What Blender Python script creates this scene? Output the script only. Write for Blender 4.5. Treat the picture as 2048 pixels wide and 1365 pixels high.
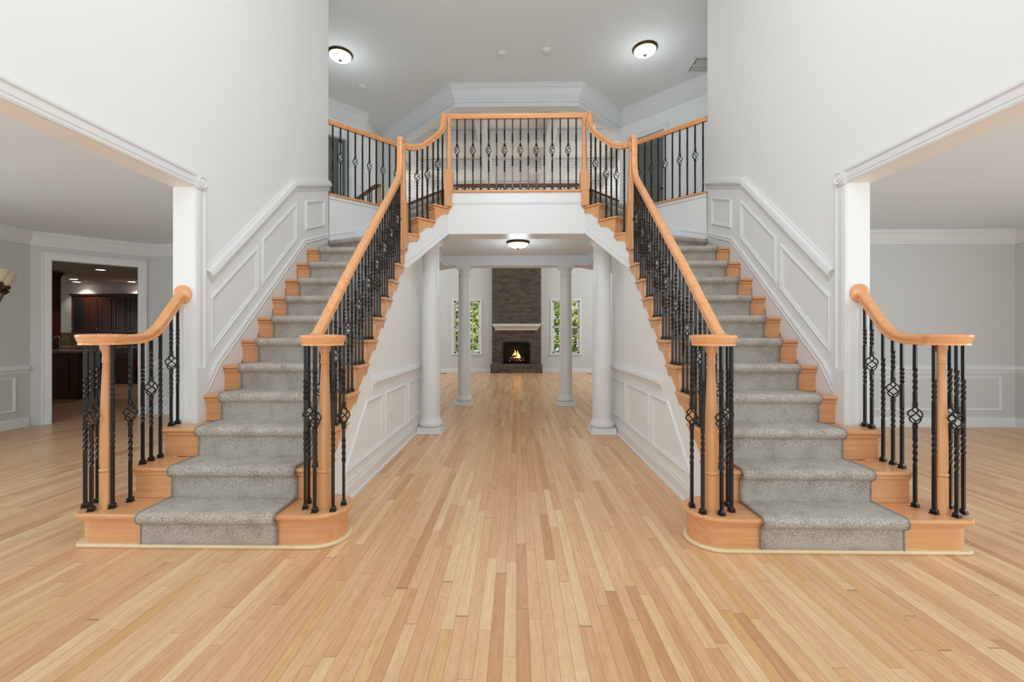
import bpy, bmesh, math, random
from mathutils import Vector, Matrix
random.seed(7)
PI = math.pi
C = bpy.context.scene.collection
sc = bpy.context.scene
for o in list(bpy.data.objects):
    bpy.data.objects.remove(o)

# ------------------------------------------------------------------ camera
F_PX, YAW = 860.0, math.radians(1.0)
cam_d = bpy.data.cameras.new('camera'); cam = bpy.data.objects.new('camera', cam_d); C.objects.link(cam)
cam.location = (0, 0, 1.246); cam.rotation_euler = (PI/2, 0, YAW)
cam_d.sensor_width = 36.0; cam_d.lens = 36.0*F_PX/2048.0
cam_d.shift_x = (1024-1018)/2048.0; cam_d.shift_y = (669-682.5)/2048.0
cam_d.clip_start = 0.05; cam_d.clip_end = 200
sc.camera = cam

# ------------------------------------------------------------------ world + light
w = bpy.data.worlds.new('daylight'); sc.world = w; w.use_nodes = True
bg = w.node_tree.nodes['Background']
bg.inputs[0].default_value = (0.80, 0.92, 1.0, 1); bg.inputs[1].default_value = .78
sc.view_settings.view_transform = 'Standard'; sc.view_settings.look = 'None'
sc.view_settings.gamma = 1; sc.view_settings.exposure = 0.38; sc.view_settings.use_curve_mapping = False
sc.cycles.use_denoising = True
sc.cycles.max_bounces = 12; sc.cycles.diffuse_bounces = 8
sc.cycles.sample_clamp_indirect = 6.0
sc.render.film_transparent = False

def area(name, loc, rot, sx, sy, power, col=(1,1,1)):
    l = bpy.data.lights.new(name, 'AREA'); l.shape = 'RECTANGLE'; l.size = sx; l.size_y = sy
    l.energy = power; l.color = col
    o = bpy.data.objects.new(name, l); C.objects.link(o); o.location = loc; o.rotation_euler = rot
    return o
def point(name, loc, power, r=.06, col=(1, .9, .75)):
    l = bpy.data.lights.new(name, 'POINT'); l.energy = power; l.shadow_soft_size = r; l.color = col
    o = bpy.data.objects.new(name, l); C.objects.link(o); o.location = loc
    return o
# area light added behind the camera, standing in for entrance daylight
area('entrance_daylight_fill', (0, -1.6, 2.9), (PI/2, 0, 0), 4.4, 5.0, 20, (.84, .94, 1))
# unseen lamp added above the frame to brighten the foyer, no fixture modelled
point('foyer_fill_lamp', (0, 2.2, 4.35), 64, .4, (.86, .95, 1))
# area lights added to brighten the two side rooms, sources unseen
area('dining_front_fill', (-4.5, -1.1, 1.5), (PI/2, 0, 0), 2.4, 1.8, 34, (.72, .90, 1))
area('dining_side_fill', (-6.5, 1.6, 1.5), (PI/2, 0, -PI/2), 2.6, 1.8, 42, (.74, .90, 1))  # extra fill just inside the solid side wall, no window there
area('living_front_fill', (4.5, -1.1, 1.5), (PI/2, 0, 0), 2.4, 1.8, 40, (.74, .90, 1))
area('living_side_fill', (6.58, 1.6, 1.5), (PI/2, 0, PI/2), 2.6, 1.8, 46, (.76, .91, 1))  # added fill likewise, the right side wall has no window
# area lights added for daylight from the family room's unseen side windows
area('family_side_fill', (-5.2, 11.5, 3.2), (PI/2, 0, -PI/2), 4.0, 4.4, 84, (.84, .94, 1))
area('family_side_fill', (5.2, 11.5, 3.2), (PI/2, 0, PI/2), 4.0, 4.4, 84, (.84, .94, 1))

sun_d = bpy.data.lights.new('sun', 'SUN'); sun_d.energy = 7; sun_d.angle = .01; sun_d.color = (1, .95, .82)
sun = bpy.data.objects.new('sun', sun_d); C.objects.link(sun); sun.rotation_euler = (math.radians(15), 0, math.radians(-8))

# ------------------------------------------------------------------ materials
def srgb(r, g, b):
    f = lambda c: (c/255/12.92 if c/255 <= .04045 else ((c/255+.055)/1.055)**2.4)
    return (f(r), f(g), f(b), 1)
class NT:
    def __init__(s, name):
        s.m = bpy.data.materials.new(name); s.m.use_nodes = True; s.t = s.m.node_tree
        s.b = s.t.nodes['Principled BSDF']; s.tc = None
    def n(s, typ, **kw):
        nd = s.t.nodes.new(typ)
        for k, v in kw.items():
            if k.startswith('i_'):
                key = k[2:]; key = int(key) if key.isdigit() else key
                nd.inputs[key].default_value = v
            else: setattr(nd, k, v)
        return nd
    def l(s, a, b): s.t.links.new(a, b)
    def obj(s):
        if not s.tc: s.tc = s.n('ShaderNodeTexCoord')
        return s.tc.outputs['Object']
    def math(s, op, a, b=None):
        nd = s.n('ShaderNodeMath', operation=op)
        for i, v in enumerate((a, b)):
            if v is None: continue
            if isinstance(v, (int, float)): nd.inputs[i].default_value = v
            else: s.l(v, nd.inputs[i])
        return nd.outputs[0]
    def ramp(s, fac, stops, interp='LINEAR'):
        r = s.n('ShaderNodeValToRGB'); r.color_ramp.interpolation = interp
        e = r.color_ramp.elements
        while len(e) < len(stops): e.new(.5)
        for i, (p, c) in enumerate(stops): e[i].position = p; e[i].color = c
        s.l(fac, r.inputs[0]); return r.outputs[0]
    def mix(s, fac, a, b, mode='MIX'):
        nd = s.n('ShaderNodeMix', data_type='RGBA', blend_type=mode)
        for idx, v in ((0, fac), (6, a), (7, b)):
            if isinstance(v, (int, float, tuple)): nd.inputs[idx].default_value = v
            else: s.l(v, nd.inputs[idx])
        return nd.outputs[2]
    def bump(s, h, strength, dist=.01):
        b = s.n('ShaderNodeBump'); b.inputs['Strength'].default_value = strength; b.inputs['Distance'].default_value = dist
        s.l(h, b.inputs['Height']); s.l(b.outputs[0], s.b.inputs['Normal'])
    def noise(s, scale=(1,1,1), sc=5, detail=3, rough=.5, vec=None, dist=0):
        mp = s.n('ShaderNodeMapping'); mp.inputs['Scale'].default_value = scale
        s.l(vec if vec is not None else s.obj(), mp.inputs[0])
        n = s.n('ShaderNodeTexNoise'); n.inputs['Scale'].default_value = sc
        n.inputs['Detail'].default_value = detail; n.inputs['Roughness'].default_value = rough
        n.inputs['Distortion'].default_value = dist
        s.l(mp.outputs[0], n.inputs[0]); return n.outputs[0]

def m_paint(name, col, rough=.6, tex=.02):
    t = NT(name); n = t.noise(sc=3, detail=2)
    c = t.ramp(n, [(0, tuple(x*.985 for x in col[:3])+(1,)), (1, col)])
    t.l(c, t.b.inputs['Base Color']); t.b.inputs['Roughness'].default_value = rough
    n2 = t.noise(sc=260, detail=2); t.bump(n2, tex, .002)
    return t.m
def m_plain(name, col, rough=.5, metal=0, bumpv=0):
    t = NT(name); n = t.noise(sc=30, detail=2)
    c = t.ramp(n, [(0, tuple(x*.85 for x in col[:3])+(1,)), (1, col)])
    t.l(c, t.b.inputs['Base Color'])
    t.b.inputs['Roughness'].default_value = rough; t.b.inputs['Metallic'].default_value = metal
    if bumpv: t.bump(t.noise(sc=90, detail=4), bumpv, .003)
    return t.m
def m_wood(name, axis, light, dark, rough=.28):
    t = NT(name)
    s = [34, 34, 34]; s['xyz'.index(axis)] = 1.8
    n = t.noise(scale=tuple(s), sc=1.0, detail=5, rough=.6, dist=.6)
    s2 = [5, 5, 5]; s2['xyz'.index(axis)] = .7
    n2 = t.noise(scale=tuple(s2), sc=1.0, detail=2, dist=1.2)
    c1 = t.ramp(n, [(.25, dark), (.7, light)])
    c = t.mix(t.math('MULTIPLY', n2, .35), c1, light)
    t.l(c, t.b.inputs['Base Color']); t.b.inputs['Roughness'].default_value = rough
    t.bump(n, .04, .002)
    return t.m
def m_floor():
    t = NT('maple_strip_floor')
    sep = t.n('ShaderNodeSeparateXYZ'); t.l(t.obj(), sep.inputs[0])
    W_ = .0535
    u = t.math('DIVIDE', sep.outputs[0], W_)
    iu = t.math('FLOOR', u); fu = t.math('SUBTRACT', u, iu)
    wn = t.n('ShaderNodeTexWhiteNoise', noise_dimensions='1D'); t.l(iu, wn.inputs['W'])
    v = t.math('ADD', t.math('DIVIDE', sep.outputs[1], .95), t.math('MULTIPLY', wn.outputs[0], 7.3))
    # uneven board lengths: bend the run with a sine
    v = t.math('ADD', v, t.math('MULTIPLY', t.math('SINE', t.math('ADD', t.math('MULTIPLY', v, 2.1), t.math('MULTIPLY', wn.outputs[0], 40))), .33))
    iv = t.math('FLOOR', v); fv = t.math('SUBTRACT', v, iv)
    cmb = t.n('ShaderNodeCombineXYZ'); t.l(iu, cmb.inputs[0]); t.l(iv, cmb.inputs[1])
    wn2 = t.n('ShaderNodeTexWhiteNoise', noise_dimensions='2D'); t.l(cmb.outputs[0], wn2.inputs['Vector'])
    plank = t.ramp(wn2.outputs[0], [(0, FL[0]), (.15, FL[1]), (.38, FL[2]), (.62, FL[3]), (.82, FL[4]), (1, FL[5])])
    # grain shifted per board
    add = t.n('ShaderNodeVectorMath', operation='MULTIPLY_ADD')
    t.l(wn2.outputs['Color'], add.inputs[0]); add.inputs[1].default_value = (9, 9, 9); t.l(t.obj(), add.inputs[2])
    g = t.noise(scale=(45, 2.2, 1), sc=1.0, detail=5, rough=.62, vec=add.outputs[0], dist=.9)
    g2 = t.noise(scale=(16, 4.5, 1), sc=1.0, detail=4, rough=.55, vec=add.outputs[0], dist=3.2)
    gr = t.ramp(g, [(.28, (.88, .84, .80, 1)), (.62, (1.03, 1.02, 1.01, 1))])
    gr2 = t.ramp(g2, [(.3, (.89, .84, .79, 1)), (.62, (1, 1, 1, 1))])
    c = t.mix(1.0, plank, gr, 'MULTIPLY'); c = t.mix(.8, c, gr2, 'MULTIPLY')
    # small mineral streaks
    st = t.noise(scale=(30, 6, 1), sc=1.0, detail=2, vec=add.outputs[0], dist=1.0)
    sm = t.ramp(st, [(.80, (1, 1, 1, 1)), (.86, (.55, .40, .28, 1))])
    c = t.mix(.7, c, sm, 'MULTIPLY')
    e1 = t.math('LESS_THAN', t.math('MINIMUM', fu, t.math('SUBTRACT', 1.0, fu)), .017)
    e2 = t.math('LESS_THAN', fv, .0035)
    e = t.math('MAXIMUM', e1, e2)
    c = t.mix(t.math('MULTIPLY', e, .62), c, (.20, .085, .03, 1))
    t.l(c, t.b.inputs['Base Color'])
    r = t.ramp(g2, [(.2, (.26,)*3+(1,)), (.8, (.36,)*3+(1,))])
    t.l(r, t.b.inputs['Roughness'])
    t.b.inputs['Specular IOR Level'].default_value = .42
    t.bump(t.math('SUBTRACT', 1.0, e), .12, .001)
    return t.m
FL = [srgb(206, 156, 114), srgb(221, 174, 133), srgb(227, 182, 142), srgb(229, 188, 146), srgb(237, 204, 162), srgb(222, 176, 122)]
def m_carpet():
    t = NT('loop_pile_carpet')
    n = t.noise(sc=210, detail=3, rough=.75); n2 = t.noise(sc=9, detail=3)
    c = t.ramp(n, [(.36, srgb(128, 119, 109)), (.5, srgb(190, 181, 170)), (.64, srgb(244, 236, 226))])
    c2 = t.ramp(n2, [(.32, (.82, .80, .78, 1)), (.55, (1, 1, 1, 1))])
    c = t.mix(1.0, c, c2, 'MULTIPLY')
    t.l(c, t.b.inputs['Base Color']); t.b.inputs['Roughness'].default_value = .95
    t.b.inputs['Specular IOR Level'].default_value = .1
    t.b.inputs['Sheen Weight'].default_value = .15
    t.bump(n, .9, .006)
    return t.m
def m_brick():
    t = NT('tumbled_brick')
    mp = t.n('ShaderNodeMapping'); mp.inputs['Rotation'].default_value = (PI/2, 0, 0); t.l(t.obj(), mp.inputs[0])
    # X and Z of the wall onto the brick pattern's x and y
    sep = t.n('ShaderNodeSeparateXYZ'); t.l(t.obj(), sep.inputs[0])
    cm = t.n('ShaderNodeCombineXYZ'); t.l(sep.outputs[0], cm.inputs[0]); t.l(sep.outputs[2], cm.inputs[1])
    b = t.n('ShaderNodeTexBrick'); t.l(cm.outputs[0], b.inputs[0])
    b.inputs['Scale'].default_value = 1; b.inputs['Brick Width'].default_value = .205; b.inputs['Row Height'].default_value = .067
    b.inputs['Mortar Size'].default_value = .0055; b.inputs['Mortar Smooth'].default_value = .2
    b.inputs['Color1'].default_value = srgb(98, 84, 72); b.inputs['Color2'].default_value = srgb(52, 38, 33); b.inputs['Bias'].default_value = -.25
    b.inputs['Mortar'].default_value = srgb(104, 96, 84)
    n = t.noise(sc=14, detail=4); c = t.mix(.6, b.outputs[0], t.ramp(n, [(.3, (.62, .58, .56, 1)), (.7, (1.1, 1.08, 1.05, 1))]), 'MULTIPLY')
    t.l(c, t.b.inputs['Base Color']); t.b.inputs['Roughness'].default_value = .75
    t.bump(t.math('ADD', b.outputs['Fac'], t.math('MULTIPLY', n, -.6)), -.5, .006)
    return t.m
def m_emit(name, col, strength):
    t = NT(name); n = t.noise(sc=12, detail=1)
    c = t.ramp(n, [(0, tuple(x*.9 for x in col[:3])+(1,)), (1, col)])
    t.l(c, t.b.inputs['Base Color']); t.l(c, t.b.inputs['Emission Color']); t.b.inputs['Emission Strength'].default_value = strength
    return t.m
def m_glass(name):
    t = NT(name)
    for n in list(t.t.nodes):
        if n.type == 'BSDF_PRINCIPLED': t.t.nodes.remove(n)
    out = [n for n in t.t.nodes if n.type == 'OUTPUT_MATERIAL'][0]
    tr = t.n('ShaderNodeBsdfTransparent'); gl = t.n('ShaderNodeBsdfGlossy'); gl.inputs['Roughness'].default_value = .02
    fr = t.n('ShaderNodeFresnel'); fr.inputs[0].default_value = 1.45
    mx = t.n('ShaderNodeMixShader'); t.l(fr.outputs[0], mx.inputs[0]); t.l(tr.outputs[0], mx.inputs[1]); t.l(gl.outputs[0], mx.inputs[2])
    t.l(mx.outputs[0], out.inputs[0]); return t.m
def m_leaf():
    t = NT('sunlit_foliage')
    n = t.noise(sc=7, detail=6, rough=.75)
    c = t.ramp(n, [(.3, srgb(84, 104, 40)), (.48, srgb(150, 166, 74)), (.6, srgb(204, 210, 116)), (.72, srgb(244, 244, 204))])
    t.l(c, t.b.inputs['Base Color']); t.b.inputs['Roughness'].default_value = .7
    t.bump(n, .8, .1)
    return t.m
M = {}
M['wall'] = m_paint('painted_wall', srgb(238, 240, 240))
M['ceil'] = m_paint('painted_ceiling', srgb(236, 238, 238), .8)
M['ceil_low'] = m_paint('low_ceiling_paint', srgb(226, 233, 240), .8)
M['trim'] = m_paint('painted_trim', srgb(230, 232, 233), .32, 0)
M['grey'] = m_paint('greige_room_paint', srgb(211, 212, 210))
M['floor'] = m_floor()
wl, wd = srgb(228, 172, 122), srgb(205, 140, 90)
M['wx'] = m_wood('stair_maple_crossways', 'x', wl, wd)
M['wy'] = m_wood('stair_maple_lengthways', 'y', wl, wd)
M['wz'] = m_wood('stair_maple_upright', 'z', wl, wd)
rl, rd = srgb(236, 176, 124), srgb(216, 144, 92)
M['rail'] = m_wood('handrail_wood', 'y', rl, rd, .22)
M['railx'] = m_wood('handrail_wood_crossways', 'x', rl, rd, .22)
M['drail'] = m_wood('dark_oak_rail', 'x', srgb(140, 92, 56), srgb(92, 56, 32), .3)
M['shoe'] = m_wood('pale_shoe_moulding', 'x', srgb(238, 216, 176), srgb(222, 196, 152), .35)
M['iron'] = m_plain('wrought_iron', (.034, .031, .029, 1), .24, .6, .3)
M['carpet'] = m_carpet()
M['bind'] = m_plain('carpet_binding', srgb(150, 146, 140), .8)
M['brick'] = m_brick()
M['black'] = m_plain('soot_black_metal', (.012, .011, .01, 1), .6)
M['bronze'] = m_plain('oil_rubbed_bronze', srgb(92, 74, 56), .35, .85)
M['lamp'] = m_emit('lit_alabaster_glass', (1, .80, .50, 1), 1.25)
M['can'] = m_emit('lit_downlight', (1, .97, .9, 1), 9)
M['flame'] = m_emit('fire_flame', (1, .42, .1, 1), 5)
M['ember'] = m_emit('glowing_ember', (1, .16, .03, 1), 1.6)
M['log'] = m_wood('charred_log', 'x', srgb(110, 80, 60), srgb(34, 24, 18), .9)
M['plastic'] = m_plain('white_plastic', srgb(238, 237, 233), .4)
M['cherry'] = m_wood('dark_cherry_cabinet', 'z', srgb(98, 52, 32), srgb(58, 28, 18), .3)
M['granite'] = m_plain('granite_counter', srgb(170, 150, 120), .25)
M['tile'] = m_plain('tan_backsplash', srgb(120, 96, 62), .5)
M['steel'] = m_plain('brushed_nickel', srgb(214, 211, 204), .3, .8)
M['glass'] = m_glass('window_pane')
M['leaf'] = m_leaf()
M['bark'] = m_wood('tree_bark', 'z', srgb(110, 92, 74), srgb(70, 56, 44), .9)
M['grass'] = m_plain('lawn_grass', srgb(120, 142, 66), .9)
M['doordark'] = m_plain('door_dark_paint', srgb(108, 112, 106), .35)
M['shade'] = m_plain('alabaster_bell_glass', srgb(226, 214, 186), .35)
M['vent'] = m_plain('vent_grille_paint', srgb(205, 205, 203), .5)
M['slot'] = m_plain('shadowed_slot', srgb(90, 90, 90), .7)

# ------------------------------------------------------------------ helpers
def V(*a): return Vector(a)
def box(bm, x0, x1, y0, y1, z0, z1):
    x0, x1 = sorted((x0, x1)); y0, y1 = sorted((y0, y1)); z0, z1 = sorted((z0, z1))
    v = [bm.verts.new((x, y, z)) for x in (x0, x1) for y in (y0, y1) for z in (z0, z1)]
    for f in ((0,1,3,2),(4,6,7,5),(0,4,5,1),(2,3,7,6),(0,2,6,4),(1,5,7,3)):
        bm.faces.new([v[i] for i in f])
def ext(bm, pts, vec):
    vec = Vector(vec)
    a = [bm.verts.new(Vector(p)) for p in pts]; b = [bm.verts.new(Vector(p)+vec) for p in pts]
    n = len(pts); bm.faces.new(a[::-1]); bm.faces.new(b)
    for i in range(n): bm.faces.new([a[i], a[(i+1)%n], b[(i+1)%n], b[i]])
def prism(bm, pts, z0, z1): ext(bm, [(p[0], p[1], z0) for p in pts], (0, 0, z1-z0))
def loft(bm, rings, closed_ring=True, caps=True, closed_path=False):
    vr = [[bm.verts.new(Vector(p)) for p in r] for r in rings]
    n = len(rings[0]); m = len(rings)
    for i in range(m if closed_path else m-1):
        a, b = vr[i], vr[(i+1)%m]
        for j in range(n if closed_ring else n-1):
            bm.faces.new([a[j], a[(j+1)%n], b[(j+1)%n], b[j]])
    if caps and closed_ring and not closed_path:
        bm.faces.new(vr[0][::-1]); bm.faces.new(vr[-1])
def lathe(bm, prof, c, n=24, caps=True):
    rings = [[(c[0]+r*math.cos(2*PI*k/n), c[1]+r*math.sin(2*PI*k/n), c[2]+z) for k in range(n)] for r, z in prof]
    loft(bm, rings, True, caps)
def tube(bm, pts, r, n=6):
    pts = [Vector(p) for p in pts]; rings = []
    up = V(0, 0, 1)
    for i, p in enumerate(pts):
        t = (pts[min(i+1, len(pts)-1)] - pts[max(i-1, 0)]).normalized()
        a = t.cross(up)
        if a.length < .05: a = t.cross(V(1, 0, 0))
        a.normalize(); b = t.cross(a)
        rr = r[i] if isinstance(r, (list, tuple)) else r
        rings.append([p + a*rr*math.cos(2*PI*k/n) + b*rr*math.sin(2*PI*k/n) for k in range(n)])
    loft(bm, rings)
def railsweep(bm, pts, prof, heading=None):
    """profile (side, up) along pts; the side vector stays horizontal"""
    pts = [Vector(p) for p in pts]; rings = []; last = None
    for i, p in enumerate(pts):
        t0 = (p-pts[i-1]).normalized() if i else None
        t1 = (pts[i+1]-p).normalized() if i < len(pts)-1 else None
        t = ((t0 or t1)+(t1 or t0)).normalized()
        h = V(t.x, t.y, 0)
        if heading is not None: h = Vector(heading)
        elif h.length < .15 and last is not None: h = last
        h.normalize(); last = h
        side = V(h.y, -h.x, 0); up = side.cross(t).normalized()
        k = 1.0
        if t0 is not None and t1 is not None:
            cs = max(.5, math.sqrt(max(0, (1+t0.dot(t1))/2))); k = 1/cs
        rings.append([p + side*a + up*b*k for a, b in prof])
    loft(bm, rings)
RP = [(-.021, 0), (.021, 0), (.024, .010), (.020, .015), (.026, .028), (.032, .040), (.031, .051), (.024, .058), (.012, .062),
      (-.012, .062), (-.024, .058), (-.031, .051), (-.032, .040), (-.026, .028), (-.020, .015), (-.024, .010)]
def bez(p0, p1, p2, n=8):
    p0, p1, p2 = Vector(p0), Vector(p1), Vector(p2)
    return [(1-t)**2*p0+2*t*(1-t)*p1+t*t*p2 for t in [i/n for i in range(n+1)]]
def mould(bm, path, prof, fmap, closed=False):
    """moulding profile (w across the path, o out of the wall) along a path in the wall's own plane"""
    n = len(path); rings = []
    P2 = [Vector(p) for p in path]
    for i in range(n):
        a = P2[i]-P2[i-1] if (i or closed) else None
        b = P2[(i+1)%n]-P2[i] if (i < n-1 or closed) else None
        if a is None: a = b
        if b is None: b = a
        a = a.normalized(); b = b.normalized()
        na, nb = Vector((-a.y, a.x)), Vector((-b.y, b.x))
        m = (na+nb).normalized(); k = 1/max(.3, m.dot(na))
        rings.append([fmap(P2[i].x+m.x*w_*k, P2[i].y+m.y*w_*k, o_) for w_, o_ in prof])
    loft(bm, rings, True, not closed, closed)
def plan(bm, path, prof):
    """horizontal moulding: profile (out, z) along a plan path, out = left of the path"""
    n = len(path); rings = []; P2 = [Vector(p) for p in path]
    for i in range(n):
        a = (P2[i]-P2[i-1]) if i else None; b = (P2[i+1]-P2[i]) if i < n-1 else None
        a = a or b; b = b or a
        a = a.normalized(); b = b.normalized()
        na, nb = Vector((-a.y, a.x)), Vector((-b.y, b.x)); m = (na+nb).normalized(); k = 1/max(.3, m.dot(na))
        rings.append([(P2[i].x+m.x*o_*k, P2[i].y+m.y*o_*k, z_) for o_, z_ in prof])
    loft(bm, rings)
def BM(): return bmesh.new()
def obj(name, bm, mat, parent=None, smooth=False, bevel=0, seg=2):
    bmesh.ops.recalc_face_normals(bm, faces=bm.faces)
    me = bpy.data.meshes.new(name); bm.to_mesh(me); bm.free()
    me.materials.append(mat if not isinstance(mat, str) else M[mat])
    o = bpy.data.objects.new(name, me); C.objects.link(o)
    if smooth:
        for p in me.polygons: p.use_smooth = True
        try: me.set_sharp_from_angle(angle=math.radians(35 if smooth is True else smooth))
        except Exception: pass
    if bevel:
        b = o.modifiers.new('bevel', 'BEVEL'); b.width = bevel; b.segments = seg; b.limit_method = 'ANGLE'; b.angle_limit = math.radians(40)
    if parent is not None:
        o.parent = parent; o.matrix_parent_inverse = Matrix.Translation(-Vector(parent.location)) if parent.type == 'EMPTY' else Matrix()
    return o
def tag(o, label, cat, group=None, kind=None):
    o['label'] = label; o['category'] = cat
    if group: o['group'] = group
    if kind: o['kind'] = kind
    return o
def thing(name, label, cat, loc=(0, 0, 0), group=None):
    o = bpy.data.objects.new(name, None); C.objects.link(o); o.location = loc; o.empty_display_size = .1
    return tag(o, label, cat, group)
def struct(name, bm, mat, label, cat, parent=None, **kw):
    o = obj(name, bm, mat, parent, **kw)
    if parent is None: tag(o, label, cat, None, 'structure')
    return o
TRIMN = [0]
def trim(bm, label, cat='moulding', mat='trim', **kw):
    TRIMN[0] += 1
    return struct('trim_%d' % TRIMN[0], bm, mat, label, cat, **kw)
SIDE = {-1: 'left', 1: 'right'}
R_, RUN, Y0 = .2, .2285, 2.45
Yn = lambda k: Y0+RUN*(k-1)
CEIL2, CEIL1 = 5.65, 2.64

# ------------------------------------------------------------------ shell
bm = BM(); box(bm, -14, 8, -1.6, 14.3, -.06, 0)
struct('floor', bm, 'floor', 'pale maple strip floor running back through the hall', 'floor')
# foyer / upper hall ceiling
ceil_poly = [(-5, -1.6), (5, -1.6), (5, 5.7), (2.065, 8.62), (1.1, 7.65), (-1.1, 7.65), (-2.65, 9.2), (-3.0, 9.55), (-3.0, 11), (-5, 11)]
bm = BM(); prism(bm, ceil_poly, CEIL2, CEIL2+.1)
struct('ceiling', bm, 'ceil', 'high pale grey ceiling over the entrance and upper landing', 'ceiling')
for s in (-1, 1):
    # foyer side wall with the wide opening to the side room
    bm = BM(); xa, xb = s*2.34, s*2.495
    ext(bm, [(xa, y, z) for y, z in ((5.31, 0), (5.31, CEIL2), (-1.6, CEIL2), (-1.6, 0), (.5, 0), (.5, 2.315), (3.08, 2.315), (3.08, 0))], (xb-xa, 0, 0))
    struct('wall_'+SIDE[s], bm, 'wall', 'tall white entrance wall beside the %s staircase, pierced by a wide opening' % SIDE[s], 'wall')
    # wall under the outer edge of the winding flight (diagonal) below the landing railing
    bm = BM(); prism(bm, [(s*2.33, 5.31), (s*1.61, 6.03), (s*1.70, 6.12), (s*2.42, 5.40)], 0, 2.97)
    struct('wall_'+SIDE[s]+'_stair_corner', bm, 'trim', 'low white angled wall behind the top steps of the %s stair' % SIDE[s], 'wall')
    # wall between corridor and stair
    pts = [(2.66, 0), (2.66, .17)]
    for k in range(2, 12):
        pts += [(Yn(k)+.04, R_*(k-1)-.03), (Yn(k)+.04, R_*k-.03)]
    pts += [(4.80, 2.17), (5.20, 2.44), (5.75, 2.44), (5.75, 0)]
    bm = BM(); ext(bm, [(s*1.268, y, z) for y, z in pts], (s*.10, 0, 0))
    struct('wall_'+SIDE[s]+'_corridor', bm, 'wall', 'white passage wall under the %s staircase' % SIDE[s], 'wall')
    # closet back + hall side walls
    bm = BM(); box(bm, s*1.36, s*3.2, 5.75, 5.85, 0, 2.44); box(bm, s*3.2, s*3.3, 5.75, 9.3, 0, 2.61)
    struct('wall_'+SIDE[s]+'_hall', bm, 'grey', 'lower hall wall behind the %s column' % SIDE[s], 'wall')
    # upper hall front wall behind the foyer wall, outer closing wall
    bm = BM(); box(bm, s*2.495, s*5, 5.28, 5.4, 2.78, CEIL2); box(bm, s*5, s*5.1, 5.28, (5.7 if s > 0 else 11), 2.78, CEIL2)
    struct('wall_'+SIDE[s]+'_upper_front', bm, 'grey', 'upper landing wall out of sight beyond the %s corner' % SIDE[s], 'wall')
# landing slab (upper floor)
slab = [(-.838, 5.30), (-1.61, 6.05), (-2.33, 5.33), (-3.2, 5.33), (-3.2, 11), (-3.0, 11), (-3.0, 9.6), (-2.7, 9.3), (-1.15, 7.75),
        (1.15, 7.75), (2.15, 8.75), (3.2, 7.7), (3.2, 5.33), (2.33, 5.33), (1.61, 6.05), (.838, 5.30)]
bm = BM(); prism(bm, slab, 2.61, 2.985)
prism(bm, [(-3.2, 5.33), (-5, 5.33), (-5, 11), (-3.2, 11)], 2.76, 2.985); prism(bm, [(3.2, 5.33), (5, 5.33), (5, 5.9), (3.2, 7.7)], 2.76, 2.985)
struct('floor_landing', bm, 'ceil_low', 'upper landing slab bridging the two stairs', 'landing')
# dropped border round the lower hall ceiling
bm = BM()
for s in (-1, 1): prism(bm, [(s*1.25, 5.53), (s*1.25, 7.45), (s*3.2, 7.45), (s*3.2, 5.53)], 2.44, 2.61)
prism(bm, [(-3.2, 7.45), (3.2, 7.45), (3.2, 9.7), (2.7, 9.3), (1.15, 7.75), (-1.15, 7.75), (-2.7, 9.3), (-3.2, 9.7)], 2.44, 2.61)
struct('ceiling_border', bm, 'ceil_low', 'dropped beam border round the lower hall ceiling', 'beam')
# balcony fascia
bm = BM(); box(bm, -.85, .85, 5.245, 5.53, 2.472, 2.972); box(bm, -.83, .83, 5.23, 5.25, 2.85, 2.972); box(bm, -.83, .83, 5.236, 5.25, 2.835, 2.85)
trim(bm, 'white fascia beam under the centre of the balcony', 'fascia')
# family room octagonal header with crown mouldings
hp = [(3.30, 7.385), (2.065, 8.62), (1.1, 7.65), (-1.1, 7.65), (-2.65, 9.2), (-3.0, 9.55)]
def wallstrip(bm, path, th, z0, z1):
    plan(bm, path, [(0, z0), (0, z1), (-th, z1), (-th, z0)])
bm = BM(); wallstrip(bm, hp[1:], .18, 5.30, CEIL2)
trim(bm, 'angled white header over the opening to the family room', 'header')
CROWN = [(0, 0), (0, -.24), (.018, -.24), (.018, -.20), (.03, -.19), (.03, -.17), (.05, -.14), (.085, -.075), (.11, -.05), (.115, -.045), (.115, -.02), (.13, -.015), (.13, 0)]
def crown(path, z, label, sc_=1.0):
    bm = BM(); plan(bm, path, [(a*sc_, z+b*sc_-.001) for a, b in CROWN]); return trim(bm, label, 'crown moulding')
crown(hp[1:], CEIL2, 'deep white crown moulding along the angled upper header', 1.15)
# upper right angled wall with the dark doorway; upper left angled wall with its doorway
def doorwall(name, a, b, t0, t1, ztop, label, z0=2.985, z1=CEIL2, th=.12, mat='wall', zb=None):
    a, b = Vector(a), Vector(b); d = (b-a).normalized(); n = Vector((-d.y, d.x))
    L = (b-a).length; zb = z0 if zb is None else zb
    pts = [(0, z0), (0, z1), (L, z1), (L, z0), (t1, zb), (t1, ztop), (t0, ztop), (t0, zb)]
    bm = BM(); ext(bm, [(a.x+d.x*u, a.y+d.y*u, v) for u, v in pts], (-n.x*th, -n.y*th, 0))
    return struct(name, bm, mat, label, 'wall'), a, d, n
def casing(a, d, n, t0, t1, ztop, z0, label, wdt=.09):
    f = lambda u, v, o: (a.x+d.x*u+n.x*o, a.y+d.y*u+n.y*o, v)
    bm = BM(); mould(bm, [(t0, z0), (t0, ztop), (t1, ztop), (t1, z0)], [(0, 0), (0, .012), (.01, .016), (wdt*.7, .018), (wdt*.8, .026), (wdt, .026), (wdt, 0)], f)
    return trim(bm, label, 'door casing')
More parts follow.
